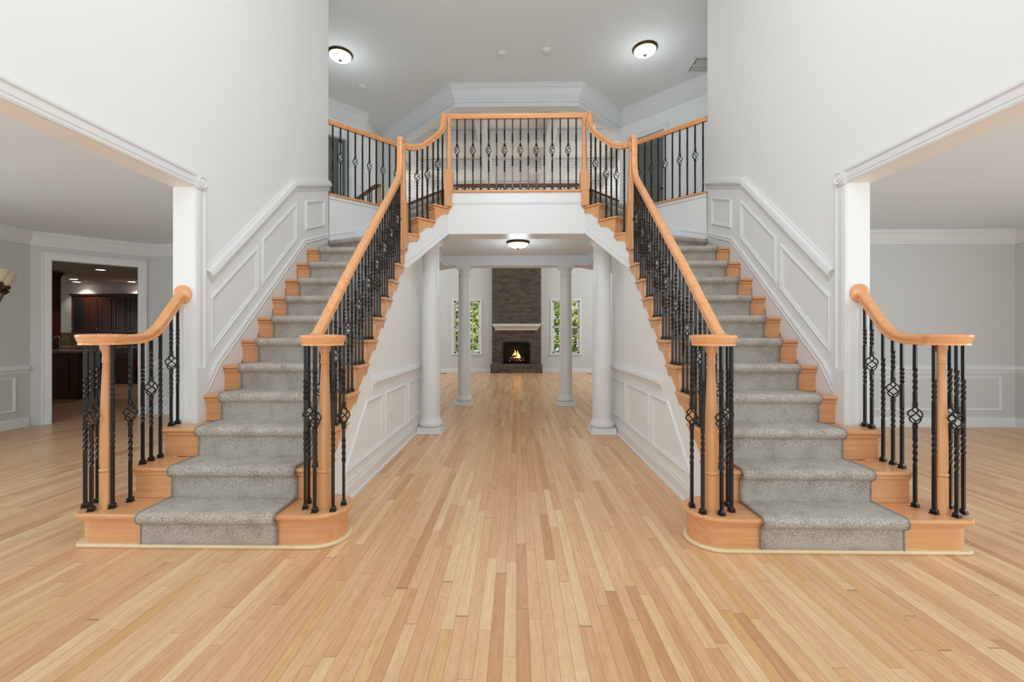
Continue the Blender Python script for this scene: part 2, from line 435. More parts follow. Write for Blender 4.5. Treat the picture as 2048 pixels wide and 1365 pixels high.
# right: from the header corner outwards
_, a, d, n = doorwall('wall_right_upper', (4.9, 5.785), (2.065, 8.62), 3.09, 3.80, 5.03, 'angled upper wall on the right with a dark doorway')
casing(a, d, n, 3.09, 3.80, 5.03, 2.985, 'white casing round the upper right doorway')
door = thing('door', 'dark panelled door standing behind the right balcony rail', 'door', (2.9, 7.9, 2.985))
bm = BM(); ext(bm, [(a.x+d.x*u-n.x*.07, a.y+d.y*u-n.y*.07, v) for u, v in ((3.10, 2.99), (3.79, 2.99), (3.79, 5.02), (3.10, 5.02))], (-n.x*.04, -n.y*.04, 0))
obj('door_leaf', bm, 'doordark', door)
bm = BM()
for u0, u1, v0, v1 in ((3.18, 3.41, 3.2, 3.9), (3.48, 3.71, 3.2, 3.9), (3.18, 3.41, 4.05, 4.85), (3.48, 3.71, 4.05, 4.85)):
    f = lambda u, v, o: (a.x+d.x*u+n.x*(o-.07), a.y+d.y*u+n.y*(o-.07), v)
    mould(bm, [(u0, v0), (u1, v0), (u1, v1), (u0, v1)], [(0, 0), (0, .01), (.02, .01), (.02, 0)], f, True)
obj('panel_moulding', bm, 'doordark', door)
bm = BM(); c0 = a+d*3.14-n*.03; tube(bm, [(c0.x, c0.y, 3.95), (c0.x+n.x*.05, c0.y+n.y*.05, 3.95)], .02, 10); obj('knob', bm, 'bronze', door)
crown([(4.9, 5.785), (2.065, 8.62)], CEIL2, 'crown moulding on the angled upper right wall', 1.15)
# left
_, a, d, n = doorwall('wall_left_upper', (-3.03, 8.60), (-4.95, 6.68), .40, 1.20, 5.03, 'angled upper wall on the left with a dark doorway')
casing(a, d, n, .40, 1.20, 5.03, 2.985, 'casing round the upper left doorway')
door = thing('door', 'dark door seen through the left balcony railing', 'door', (-3.4, 8.2, 2.985))
f0 = lambda u, v, o: (a.x+d.x*u-n.x*o, a.y+d.y*u-n.y*o, v)
bm = BM(); ext(bm, [f0(u, v, .08) for u, v in ((.41, 2.99), (1.19, 2.99), (1.19, 5.02), (.41, 5.02))], (-n.x*.04, -n.y*.04, 0)); obj('door_leaf', bm, 'doordark', door)
bm = BM(); ext(bm, [f0(u, v, .04) for u, v in ((.47, 3.1), (.53, 3.1), (.53, 4.95), (.47, 4.95))], (-n.x*.02, -n.y*.02, 0)); obj('door_edge', bm, 'trim', door)
crown([(-3.03, 8.60), (-4.95, 6.68)], CEIL2, 'crown moulding on the angled upper left wall', 1.15)
bm = BM(); box(bm, -3.13, -3.03, 8.62, 11, 2.985, CEIL2)
struct('wall_left_upper_hall', bm, 'wall', 'wall of the passage beyond the left upper doorway', 'wall')
bm = BM(); box(bm, -3.05, -2.6, 9.62, 9.72, 2.985, CEIL2)
struct('wall_left_upper_end', bm, 'wall', 'short end wall of the left upper passage', 'wall')

# family room shell
bm = BM()
FW = 14.2
for x0, x1, z0, z1 in ((-5.5, -2.07, 0, 6), (-2.07, -1.22, 0, .615), (-2.07, -1.22, 2.355, 6), (-1.22, -.47, 0, 6), (.46, 1.195, 0, 6), (-.47, .46, 0, .27), (-.47, .46, 1.03, 6), (1.195, 2.075, 0, .615), (1.195, 2.075, 2.355, 6), (2.075, 5.5, 0, 6)):
    box(bm, x0, x1, FW, FW+.15, z0, z1)
struct('wall_back', bm, 'grey', 'far family room wall with fireplace and two tall windows', 'wall')
for s in (-1, 1):
    bm = BM(); box(bm, s*5.4, s*5.5, 8.9, 9.6, 0, 6); box(bm, s*5.4, s*5.5, 13.5, 14.2, 0, 6); box(bm, s*5.4, s*5.5, 9.6, 13.5, 0, .6); box(bm, s*5.4, s*5.5, 9.6, 13.5, 5.4, 6)
    box(bm, s*3.2, s*5.5, 9.3, 9.4, 0, 2.61); box(bm, s*2.7, s*5.5, 9.3, 9.4, 2.61, 6)
    struct('wall_'+SIDE[s]+'_family', bm, 'grey', 'family room %s wall, mostly window' % SIDE[s], 'wall')
bm = BM(); prism(bm, [(-5.5, 9.2), (-2.65, 9.2), (-1.1, 7.65), (1.1, 7.65), (2.065, 8.62), (2.7, 9.2), (5.5, 9.2), (5.5, FW), (-5.5, FW)], 5.78, 5.88)
struct('ceiling_family', bm, 'ceil', 'coffered ceiling of the two storey family room', 'ceiling')
bm = BM()
for x in (-2.6, -.745, .745, 2.6): box(bm, x-.105, x+.105, 7.9 if abs(x) < 1 else 9.2, FW, 5.5, 5.78)
for y in (9.5, 11.1, 12.7): box(bm, -5.4, 5.4, y, y+.32, 5.502, 5.779)
trim(bm, 'white coffer beams across the family room ceiling', 'ceiling beam', bevel=.02)
bm = BM()
for s in (-1, 1): box(bm, s*.83, s*5.4, FW-.02, FW, 0, .12)
struct('baseboard_back', bm, 'trim', 'white baseboard along the far family room wall', 'baseboard')

# windows of the family room
for i, (x0, x1) in enumerate(((-2.07, -1.22), (1.195, 2.075))):
    z0, z1 = .615, 2.355
    wn_ = 'window_%d' % (i+1); 
    w0 = bpy.data.objects.new(wn_, None); C.objects.link(w0); w0.location = ((x0+x1)/2, FW, z0)
    tag(w0, 'tall multi pane window to the %s of the brick fireplace' % ('left', 'right')[i], 'window', None, 'structure')
    bm = BM(); cw = .075
    mould(bm, [(x0, z0), (x0, z1), (x1, z1), (x1, z0)], [(0, 0), (0, .012), (cw, .02), (cw, 0)], lambda u, v, o: (u, FW-o, v))
    obj('casing', bm, 'trim', w0)
    bm = BM(); box(bm, x0-cw-.03, x1+cw+.03, FW-.05, FW+.1, z0-.05, z0); obj('sill', bm, 'trim', w0)
    bm = BM()
    for a0, a1, b0, b1 in ((x0, x0+.045, z0, z1), (x1-.045, x1, z0, z1), (x0, x1, z0, z0+.05), (x0, x1, z1-.05, z1), (x0, x1, (z0+z1)/2-.02, (z0+z1)/2+.02)):
        box(bm, a0, a1, FW+.06, FW+.10, b0, b1)
    for k in range(1, 4): xx = x0+.045+(x1-x0-.09)*k/4; box(bm, xx-.009, xx+.009, FW+.065, FW+.09, z0, z1)
    for k in range(1, 6): zz = z0+.05+(z1-z0-.1)*k/6; box(bm, x0, x1, FW+.065, FW+.09, zz-.009, zz+.009)
    obj('sash', bm, 'trim', w0)
    bm = BM(); box(bm, x0, x1, FW+.078, FW+.08, z0, z1); obj('pane', bm, 'glass', w0)

# outdoors behind the family room
bm = BM(); box(bm, -16, 16, 14.45, 40, -.5, -.4)
struct('ground', bm, 'grass', 'lawn outside the family room windows', 'lawn')
for i, (x, y, h, r, lb) in enumerate(((-2.4, 17.2, 3.6, 1.9, 'sunlit leafy tree filling the left family room window'),
        (-.6, 21.5, 4.6, 2.2, 'taller tree standing behind the chimney, outdoors'), (2.2, 17.2, 3.6, 1.9, 'yellow green tree filling the right family room window'),
        (5.0, 22.0, 4.5, 2.4, 'broad green tree outdoors, far right of the garden'), (-5.6, 22.0, 4.5, 2.4, 'broad green tree outdoors, far left of the garden'))):
    t = thing('tree', lb, 'tree', (x, y, -.4))
    bm = BM(); tube(bm, [(x, y, -.4), (x+.1, y, h*.25), (x, y+.1, h*.6)], [.16, .12, .06], 8); obj('trunk', bm, 'bark', t)
    bm = BM()
    for k in range(190):
        u, v, q = random.uniform(0, 2*PI), random.uniform(-1, 1), random.uniform(.55, 1)
        c0 = V(x+r*q*math.cos(u)*math.sqrt(1-v*v), y+r*q*.8*math.sin(u)*math.sqrt(1-v*v), h*.5+v*h*.48*q)
        for j in range(9):
            e = c0+V(random.gauss(0, .22), random.gauss(0, .22), random.gauss(0, .2))
            nrm = V(random.gauss(0, 1), random.gauss(0, 1)-1, random.gauss(0, 1)).normalized(); a_ = nrm.orthogonal().normalized()*.13; b_ = nrm.cross(a_)
            bm.faces.new([bm.verts.new(e-a_), bm.verts.new(e+b_*.55), bm.verts.new(e+a_), bm.verts.new(e-b_*.55)])
    obj('crown', bm, 'leaf', t)

# ------------------------------------------------------------------ fireplace
fp = thing('fireplace', 'tall dark brick fireplace at the far end with a lit fire', 'fireplace', (0, 14.1, 0))
bm = BM(); Yb = 14.03
for x0, x1, z0, z1 in ((-.80, -.47, 0, 5.7), (.46, .80, 0, 5.7), (-.47, .46, 1.02, 5.7)): box(bm, x0, x1, Yb, FW, z0, z1)
ext(bm, [(-.47, Yb, .92), (-.47, Yb, 1.02), (-.41, Yb, 1.02)], (0, .17, 0)); ext(bm, [(.46, Yb, .92), (.46, Yb, 1.02), (.40, Yb, 1.02)], (0, .17, 0))
obj('brick_chimney_breast', bm, 'brick', fp)
bm = BM(); box(bm, -.84, .83, 13.78, FW-.001, 0, .27); obj('brick_hearth', bm, 'brick', fp, bevel=.01)
bm = BM()
ext(bm, [(-.78, Yb, 1.58), (.78, Yb, 1.58), (.78, Yb-.26, 1.58), (-.78, Yb-.26, 1.58)], (0, 0, -.035))
pr = [(.24, 1.545), (.22, 1.50), (.14, 1.46), (.08, 1.415), (.06, 1.375), (0, 1.375), (0, 1.545)]
ext(bm, [(-.66, Yb-a_, b_) for a_, b_ in pr], (1.32, 0, 0))
for s in (-1, 1): loft(bm, [[(s*.66, Yb-a_, b_) for a_, b_ in pr], [(s*(.66+a_*.45), Yb-a_*.98, b_) for a_, b_ in pr]])
obj('mantel_shelf', bm, 'trim', fp)
bm = BM(); yb = FW+.45
box(bm, -.5, .5, yb, yb+.03, .2, 1.1); box(bm, -.5, -.47, Yb+.02, yb, .2, 1.1); box(bm, .46, .5, Yb+.02, yb, .2, 1.1); box(bm, -.5, .5, Yb+.02, yb, 1.02, 1.1); box(bm, -.5, .5, Yb+.02, yb, .2, .29)
obj('firebox', bm, 'black', fp)
bm = BM(); mould(bm, [(-.47, .28), (-.47, .92), (-.41, 1.02), (.40, 1.02), (.46, .92), (.46, .28)], [(0, 0), (0, .015), (-.05, .015), (-.05, 0)], lambda u, v, o: (u, Yb-o, v)); obj('fire_surround', bm, 'black', fp)
gl = thing('fire', 'small log fire burning on a grate in the brick fireplace', 'fire', (0, 14.25, .29))
bm = BM()
for x in (-.2, -.07, .06, .19): tube(bm, [(x, 14.12, .30), (x, 14.12, .36), (x, 14.4, .36), (x, 14.4, .30)], .012, 6)
obj('grate', bm, 'black', gl)
for k, (p, q, r) in enumerate((((-.26, 14.18, .42), (.24, 14.2, .40), .05), ((-.2, 14.32, .44), (.26, 14.3, .43), .055), ((-.16, 14.2, .50), (.12, 14.34, .54), .04), ((.2, 14.18, .47), (-.02, 14.36, .52), .035))):
    bm = BM(); tube(bm, [p, ((p[0]+q[0])/2, (p[1]+q[1])/2, (p[2]+q[2])/2+.01), q], [r, r*1.1, r*.9], 10); obj('log', bm, 'log', gl, smooth=True)
for k in range(9):
    x = -.17+.042*k+random.uniform(-.01, .01); h = [.10, .14, .22, .30, .17, .28, .2, .13, .08][k]; yy = 14.24+random.uniform(-.05, .05)
    bm = BM(); lathe(bm, [(.006, 0), (.026, h*.15), (.03, h*.35), (.018, h*.65), (.007, h*.88), (.001, h)], (x, yy, .42), 8)
    for v in bm.verts: v.co.x += .014*math.sin((v.co.z-.42)*26+k)
    obj('flame', bm, 'flame', gl, smooth=True)
bm = BM()
for k in range(46):
    r = random.uniform(.008, .018); bmesh.ops.create_icosphere(bm, subdivisions=1, radius=r, matrix=Matrix.Translation((random.uniform(-.24, .24), random.uniform(14.14, 14.36), .375+random.uniform(0, .04))))
o = obj('embers', bm, 'ember', gl); o['kind'] = 'stuff'
point('firelight', (0, 14.22, .60), .5, .1, (1, .45, .15))

# ------------------------------------------------------------------ columns
def column(x, y, r, ztop, label):
    t = thing('column', label, 'column', (x, y, 0), 'white columns of the hall')
    del t['group']
    p = r*1.27
    bm = BM(); box(bm, x-p, x+p, y-p, y+p, 0, .075); plan_p = p+.014
    box(bm, x-plan_p, x+plan_p, y-plan_p, y+plan_p, 0, .018); obj('plinth', bm, 'trim', t, bevel=.004)
    bm = BM(); lathe(bm, [(r*1.05, .075), (r*1.22, .085), (r*1.27, .105), (r*1.25, .125), (r*1.14, .14), (r*1.12, .15), (r*1.06, .165), (r, .19)], (x, y, 0), 40); obj('base_torus', bm, 'trim', t, smooth=60)
    bm = BM(); rt = r*.88
    lathe(bm, [(r, .19), (r, .8), (r*.98, 1.3), (r*.93, 1.9), (rt, ztop-.17)], (x, y, 0), 40); obj('shaft', bm, 'trim', t, smooth=60)
    bm = BM(); lathe(bm, [(rt, ztop-.17), (rt*1.1, ztop-.165), (rt*1.1, ztop-.15), (rt, ztop-.145), (rt, ztop-.09), (rt*1.06, ztop-.085), (rt*1.08, ztop-.07), (rt*1.22, ztop-.05), (rt*1.3, ztop-.035)], (x, y, 0), 40, True)
    box(bm, x-rt*1.36, x+rt*1.36, y-rt*1.36, y+rt*1.36, ztop-.035, ztop); obj('capital', bm, 'trim', t, smooth=50)
column(-1.095, 5.49, .119, 2.44, 'near left white round column beside the left stair wall')
column(1.085, 5.48, .119, 2.44, 'near right white round column beside the right stair wall')
column(-.925, 7.60, .112, 2.44, 'far left white column in front of the left window')
column(.868, 7.60, .112, 2.44, 'far right white column in front of the right window')

# ------------------------------------------------------------------ balusters
BC = {}
def twist_rings(z0, z1, hw, turns, n):
    out = []
    for i in range(n+1):
        t = i/n; a = turns*2*PI*t; z = z0+(z1-z0)*t
        out.append([(hw*math.sqrt(2)*math.cos(a+PI/4+k*PI/2), hw*math.sqrt(2)*math.sin(a+PI/4+k*PI/2), z) for k in range(4)])
    return out
def sq(z, hw): return [(hw*math.sqrt(2)*math.cos(PI/4+k*PI/2), hw*math.sqrt(2)*math.sin(PI/4+k*PI/2), z) for k in range(4)]
def baluster_meshes(kind, H, det=1):
    key = (kind, round(H, 2), det)
    if key in BC: return BC[key]
    hw = .0080; H = round(H, 2); tn = 20 if det else 12
    bm = BM()
    if kind == 'T':   # two twists
        a0, a1, b0, b1 = H*.34, H*.48, H*.66, H*.79
        loft(bm, [sq(0, hw), sq(a0, hw)]+twist_rings(a0, a1, hw*1.06, 1.0, tn)+twist_rings(b0, b1, hw*1.06, 1.0, tn)+[sq(b1, hw), sq(H, hw)])
        parts = [('bar', bm)]
    elif kind == 'P': # plain bar with one long twist
        a0, a1 = H*.30, H*.74
        loft(bm, [sq(0, hw), sq(a0, hw)]+twist_rings(a0, a1, hw*1.06, 2.75, tn*2)+[sq(a1, hw), sq(H, hw)])
        parts = [('bar', bm)]
    else:             # basket in the middle, twists above and below
        c = H*.56; hh = .052
        a0, a1, b0, b1 = H*.26, H*.42, H*.70, H*.85
        loft(bm, [sq(0, hw), sq(a0, hw)]+twist_rings(a0, a1, hw*1.06, 1.0, tn)+[sq(c-hh-.012, hw)])
        loft(bm, [sq(c+hh+.012, hw)]+twist_rings(b0, b1, hw*1.06, 1.0, tn)+[sq(H, hw)])
        bk = BM()
        for sgn in (-1, 1):
            z = c+sgn*(hh+.014)
            for dz in (-.009, .004): lathe(bk, [(.009, dz), (.0155, dz), (.0155, dz+.006), (.009, dz+.006)], (0, 0, z), 8)
            lathe(bk, [(.011, -.014), (.011, .014)], (0, 0, z), 8)
        for k in range(4):
            pts = []
            for i in range(13):
                t = i/12; rr = .004+.031*math.sin(PI*t)**.85; an = k*PI/2+t*PI*1.05
                pts.append((rr*math.cos(an), rr*math.sin(an), c-hh+2*hh*t))
            tube(bk, pts, .0042, 5)
        parts = [('bar', bm), ('basket', bk)]
    sh = BM()
    loft(sh, [sq(0, .0175), sq(.007, .0175), sq(.010, .013), sq(.016, .0155), sq(.020, .0155), sq(.030, .0095)])
    parts.append(('shoe', sh))
    out = []
    for nm, b in parts:
        bmesh.ops.recalc_face_normals(b, faces=b.faces); me = bpy.data.meshes.new('baluster_'+nm); b.to_mesh(me); b.free(); me.materials.append(M['iron']); out.append((nm, me))
    BC[key] = out; return out
def baluster(parent, x, y, z0, z1, kind, rot=0.0, det=1):
    ms = baluster_meshes(kind, z1-z0, det)
    o = bpy.data.objects.new('baluster', ms[0][1]); C.objects.link(o)
    o.parent = parent; o.location = (x-parent.location.x, y-parent.location.y, z0-parent.location.z); o.rotation_euler = (0, 0, rot)
    for nm, me in ms[1:]:
        c = bpy.data.objects.new(nm, me); C.objects.link(c); c.parent = o
    return o
def turned_newel(parent, x, y, z0, z1, name='newel_post'):
    """round starting newel"""
    H = z1-z0; bm = BM()
    lathe(bm, [(.037, 0), (.0375, H*.215), (.031, H*.22), (.036, H*.225), (.039, H*.232), (.036, H*.24), (.033, H*.243), (.0365, H*.27), (.036, H*.4), (.032, H*.6), (.026, H*.78), (.0215, H*.885),
               (.0235, H*.89), (.0265, H*.895), (.0235, H*.905), (.0265, H*.91), (.0235, H*.918), (.0225, H*.935), (.026, H*.955), (.033, H*.972), (.034, H*.985), (.034, H)], (x, y, z0), 28)
    return obj(name, bm, 'wz', parent, smooth=40)
def block_newel(parent, x, y, z0, zb, z1, rot, hw=.046, name='newel_post'):
    """square lower block to zb, turned above to z1"""
    bm = BM(); rt = Matrix.Rotation(rot, 3, 'Z')
    def q(z, h): return [Vector((x, y, z))+rt@Vector((sx_*h, sy_*h, 0)) for sx_, sy_ in ((-1, -1), (1, -1), (1, 1), (-1, 1))]
    loft(bm, [q(z0, hw), q(zb-.03, hw), q(zb, hw*.74)])
    H = z1-zb
    lathe(bm, [(.034, 0), (.036, .01), (.033, .02), (.034, H*.1), (.031, H*.4), (.025, H*.75), (.022, H*.86), (.027, H*.865), (.022, H*.88), (.022, H*.9), (.028, H*.94), (.034, H*.965), (.034, H)], (x, y, zb), 24)
    return obj(name, bm, 'wz', parent, smooth=40)
def volute(parent, x, y, z, r=.132):
    bm = BM()
    lathe(bm, [(r*.90, 0), (r*.91, .008), (r*.89, .013), (r*.92, .018), (r*.94, .03), (r*.985, .046), (r, .054), (r*.985, .060), (r*.9, .064), (r*.5, .067), (.01, .068)], (x, y, z), 48)
    return obj('volute_cap', bm, 'railx', parent, smooth=40)

# ------------------------------------------------------------------ stairs, mirrored
def arc(cx, cy, r, a0, a1, n=10):
    return [(cx+r*math.cos(math.radians(a0+(a1-a0)*i/n)), cy+r*math.sin(math.radians(a0+(a1-a0)*i/n))) for i in range(n+1)]
O_ = Vector((-1.262, 4.82)); E_ = Vector((1, 1)).normalized(); N_ = Vector((-1, 1)).normalized()
def dg(a, b): v = O_+E_*a+N_*b; return (v.x, v.y)
A13, A14, A15 = .15, .375, .60
OW, IN = 2.332, 1.235
# nosing outline of step one (left side coordinates, mirrored for the right)
def step1(off):
    r = .18-off*.0
    pts = arc(-1.195, 2.63, .18-off, 90, -90, 14)                     # inner rounded end
    pts = [(-1.262, 2.81-off)]+pts+arc(-2.50, 2.45+off+.09, .11 if off < .01 else .09, -90, -180, 6)[0:]
    pts = [(p[0] if p[0] > -2.5 else max(p[0], -2.62+off), max(p[1], 2.45+off)) for p in pts]
    pts += [(-2.61+off, 2.72)]+arc(-2.52, 2.75, .09-off, 180, 90, 5)+[(-2.46, 2.84-off), (-2.46, 2.95), (-1.262, 2.95)]
    return pts
BR = [(0, 0), (.232, 0), (.236, -.012), (.228, -.024), (.214, -.03), (.212, -.044), (.198, -.05), (.19, -.066), (.178, -.052), (.166, -.05), (.155, -.062), (.140, -.068), (.12, -.068), (.100, -.078), (.080, -.098), (.060, -.12), (.036, -.138), (.015, -.148), (.004, -.162), (0, -.17)]
def staircase(s):
    L = SIDE[s]
    mx = lambda p: (-s*p[0], p[1]) if s > 0 else (p[0], p[1])
    mp = lambda pts: [mx(p) for p in pts]
    X = lambda x: s*x      # x given as positive distance from the centre line
    st = thing('staircase', 'curving maple staircase with carpet runner on the %s of the hall' % L, 'staircase', (X(1.8), 2.6, 0))
    # step 1
    bm = BM(); prism(bm, mp(step1(.03)), 0, .17); obj('riser', bm, 'wx', st, smooth=30)
    bm = BM(); prism(bm, mp(step1(0)), .170, .2); obj('tread', bm, 'wx', st, bevel=.011, seg=3)
    bm = BM(); prism(bm, mp(step1(.018)), .150, .1699); obj('cove', bm, 'wx', st, bevel=.006)
    bm = BM(); prism(bm, mp(step1(.008)), 0, .022); obj('shoe_moulding', bm, 'shoe', st, bevel=.009, seg=3)
    for k in range(2, 12):
        xo = 2.46 if k < 4 else OW
        xr = 2.435 if k < 4 else OW
        y, z = Yn(k), R_*k
        bm = BM(); box(bm, X(1.262), X(xr), y+.028, y+.046, z-R_, z-.03)
        box(bm, X(1.255), X(xr), y+.015, y+.03, z-.05, z-.03)
        if k < 4: box(bm, X(xr-.01), X(xr), y+.03, Yn(4)+.03, z-R_, z-.03)
        obj('riser', bm, 'wx', st, bevel=.003)
        bm = BM()
        if k == 11: pl = [(-IN, y), (-IN, 4.875), (-OW, 5.33), (-OW, y)]
        elif k == 3: pl = [(-IN, y), (-IN, y+RUN+.03), (-2.46, y+RUN+.03), (-2.46, y)]
        else: pl = [(-IN, y), (-IN, y+RUN+.03), (-xo, y+RUN+.03), (-xo, y)]
        prism(bm, mp(pl), z-.028, z); obj('tread', bm, 'wx', st, bevel=.011, seg=3)
    # winder 12 and diagonal steps
    n12a, n12b = (-IN-.005, 4.83), (-OW, 5.30)
    d12 = (Vector(n12b)-Vector(n12a)).normalized(); in12 = Vector((-d12.y, d12.x)); in12 = in12 if in12.y > 0 else -in12
    bm = BM(); z = 2.4
    a0 = Vector(n12a)+in12*.028; b0 = Vector(n12b)+in12*.028
    prism(bm, mp([tuple(a0), tuple(b0), tuple(b0+in12*.018), tuple(a0+in12*.018)]), z-R_, z-.03); obj('riser', bm, 'wx', st)
    bm = BM(); prism(bm, mp([n12a, dg(A13+.04, -.027), dg(A13+.04, 1.095), n12b]), z-.028, z); obj('tread', bm, 'wx', st, bevel=.011, seg=3)
    for k, a_ in ((13, A13), (14, A14), (15, A15)):
        z = R_*k
        bm = BM(); prism(bm, mp([dg(a_+.028, 0), dg(a_+.046, 0), dg(a_+.046, 1.095), dg(a_+.028, 1.095)]), z-R_, z-.03)
        prism(bm, mp([dg(a_+.015, -.007), dg(a_+.03, -.007), dg(a_+.03, 1.095), dg(a_+.015, 1.095)]), z-.05, z-.03)
        obj('riser', bm, 'wx', st, bevel=.003)
        if k < 15:
            bm = BM(); prism(bm, mp([dg(a_, -.027), dg(a_+.255, -.027), dg(a_+.255, 1.095), dg(a_, 1.095)]), z-.028, z); obj('tread', bm, 'wx', st, bevel=.011, seg=3)
        else:
            bm = BM(); prism(bm, mp([dg(a_, -.027), dg(a_+.09, -.06), dg(a_+.09, 1.095), dg(a_, 1.095)]), z-.028, z); obj('landing_nosing', bm, 'wx', st, bevel=.011, seg=3)
    # scrolled brackets under every tread end
    for k in range(2, 12):
        bm = BM(); y, z = Yn(k)+.028, R_*k-.03
        ext(bm, [(X(1.2625), y+u*.97, z+v*1.0) for u, v in BR], (-X(.008), 0, 0)); obj('bracket', bm, 'wy', st)
    for k, a_ in ((12, -.06), (13, A13), (14, A14)):
        z = R_*k-.03; m = .009
        bm = BM(); pts = []
        for u, v in BR:
            p = mx(dg(a_+.028+u*.97, -.001)); pts.append((p[0], p[1], z+v))
        nn = mx((N_.x, N_.y)); ext(bm, pts, (-nn[0]*m, -nn[1]*m, 0)); obj('bracket', bm, 'wy', st)
    # white face stringer and soffit of the diagonal flight
    bm = BM(); prof = [(-.03, 1.92), (-.03, 2.2)]
    prof = [(0.0, 1.955), (0.0, 2.37)]
    for a_, z in ((A13+.046, 2.37), (A13+.046, 2.57), (A14+.046, 2.57), (A14+.046, 2.77), (A15+.03, 2.77), (A15+.03, 2.97)): prof.append((a_, z))
    prof.append((A15+.03, 2.472)); prof.append((A15+.005, 2.472))
    pts = []
    for a_, z in prof:
        p = mx(dg(a_, 0)); pts.append((p[0], p[1], z))
    nn = mx((N_.x, N_.y)); ext(bm, pts, (nn[0]*.10, nn[1]*.10, 0)); obj('face_stringer', bm, 'trim', st)
    bm = BM()
    def dmap(u, v, o):
        p = mx(dg(u, -o)); return (p[0], p[1], v)
    mould(bm, [(-.01, 1.962), (A15+.01, 2.478)], [(0, 0), (0, .014), (.012, .018), (.02, .010), (.05, .010), (.056, .016), (.064, .012), (.064, 0)], dmap); obj('stringer_moulding', bm, 'trim', st)
    bm = BM()
    so = []
    for a_, b_, z in ((0.0, .05, 1.965), (A15+.03, .05, 2.48), (A15+.03, 1.0, 2.48), (-.35, 1.0, 1.70)):
        p = mx(dg(a_, b_)); so.append((p[0], p[1], z))
    vs = [bm.verts.new(p) for p in so]; vt = [bm.verts.new((p[0], p[1], p[2]+.03)) for p in so]
    bm.faces.new(vs); bm.faces.new(vt)
    for i in range(4): bm.faces.new([vs[i], vs[(i+1)%4], vt[(i+1)%4], vt[i]])
    obj('soffit', bm, 'trim', st)
    # ---- carpet runner
    def stations():
        out = []
        for k in range(1, 12):
            y = Yn(k); out.append((k, (-1.39, y), (-2.19, y), Vector((0, 1))))
        t1 = Vector(n12a).lerp(Vector(n12b), .13); t2 = Vector(n12a).lerp(Vector(n12b), .985)
        out.append((12, tuple(t1), tuple(t2), in12))
        for k, a_ in ((13, A13), (14, A14), (15, A15)): out.append((k, dg(a_, .14), dg(a_, .96), E_.copy()))
        return out
    ST = stations(); rows = []
    def pt(p, d_, o, z): v = Vector(p)+d_*o; v = mx((v.x, v.y)); return V(v[0], v[1], z)
    for i, (k, pi_, po_, d_) in enumerate(ST):
        z = R_*k; zb = z-R_
        ch = [(.016, zb+(.013 if k > 1 else .001)), (.017, zb+.05), (.018, z-.068), (.012, z-.058), (-.004, z-.05), (-.016, z-.038), (-.0205, z-.022), (-.019, z-.006), (-.010, z+.007), (.006, z+.013), (.06, z+.0135), (.13, z+.013)]
        if k == 15: ch.append((.10, z+.013)); ch.pop(-2); ch[-1] = (.30, z+.013)
        for o_, zz in ch:
            rows.append([pt(Vector(pi_).lerp(Vector(po_), j/24), d_, o_, zz) for j in range(25)])
    bm = BM(); loft(bm, rows, False, False)
    run = obj('carpet_runner', bm, 'carpet', None, smooth=80)
    sub = run.modifiers.new('solid', 'SOLIDIFY'); sub.thickness = .011; sub.offset = -1 if s < 0 else -1
    tag(run, 'grey beige carpet runner down the %s staircase' % L, 'carpet runner')
    # bound edges of the runner
    for e_, nm in ((0, 'edge_binding'), (24, 'edge_binding')):
        bm = BM(); tube(bm, [r[e_]+V(0, 0, 0) for r in rows], .0042, 6); obj(nm, bm, 'bind', run)
    return st, rows
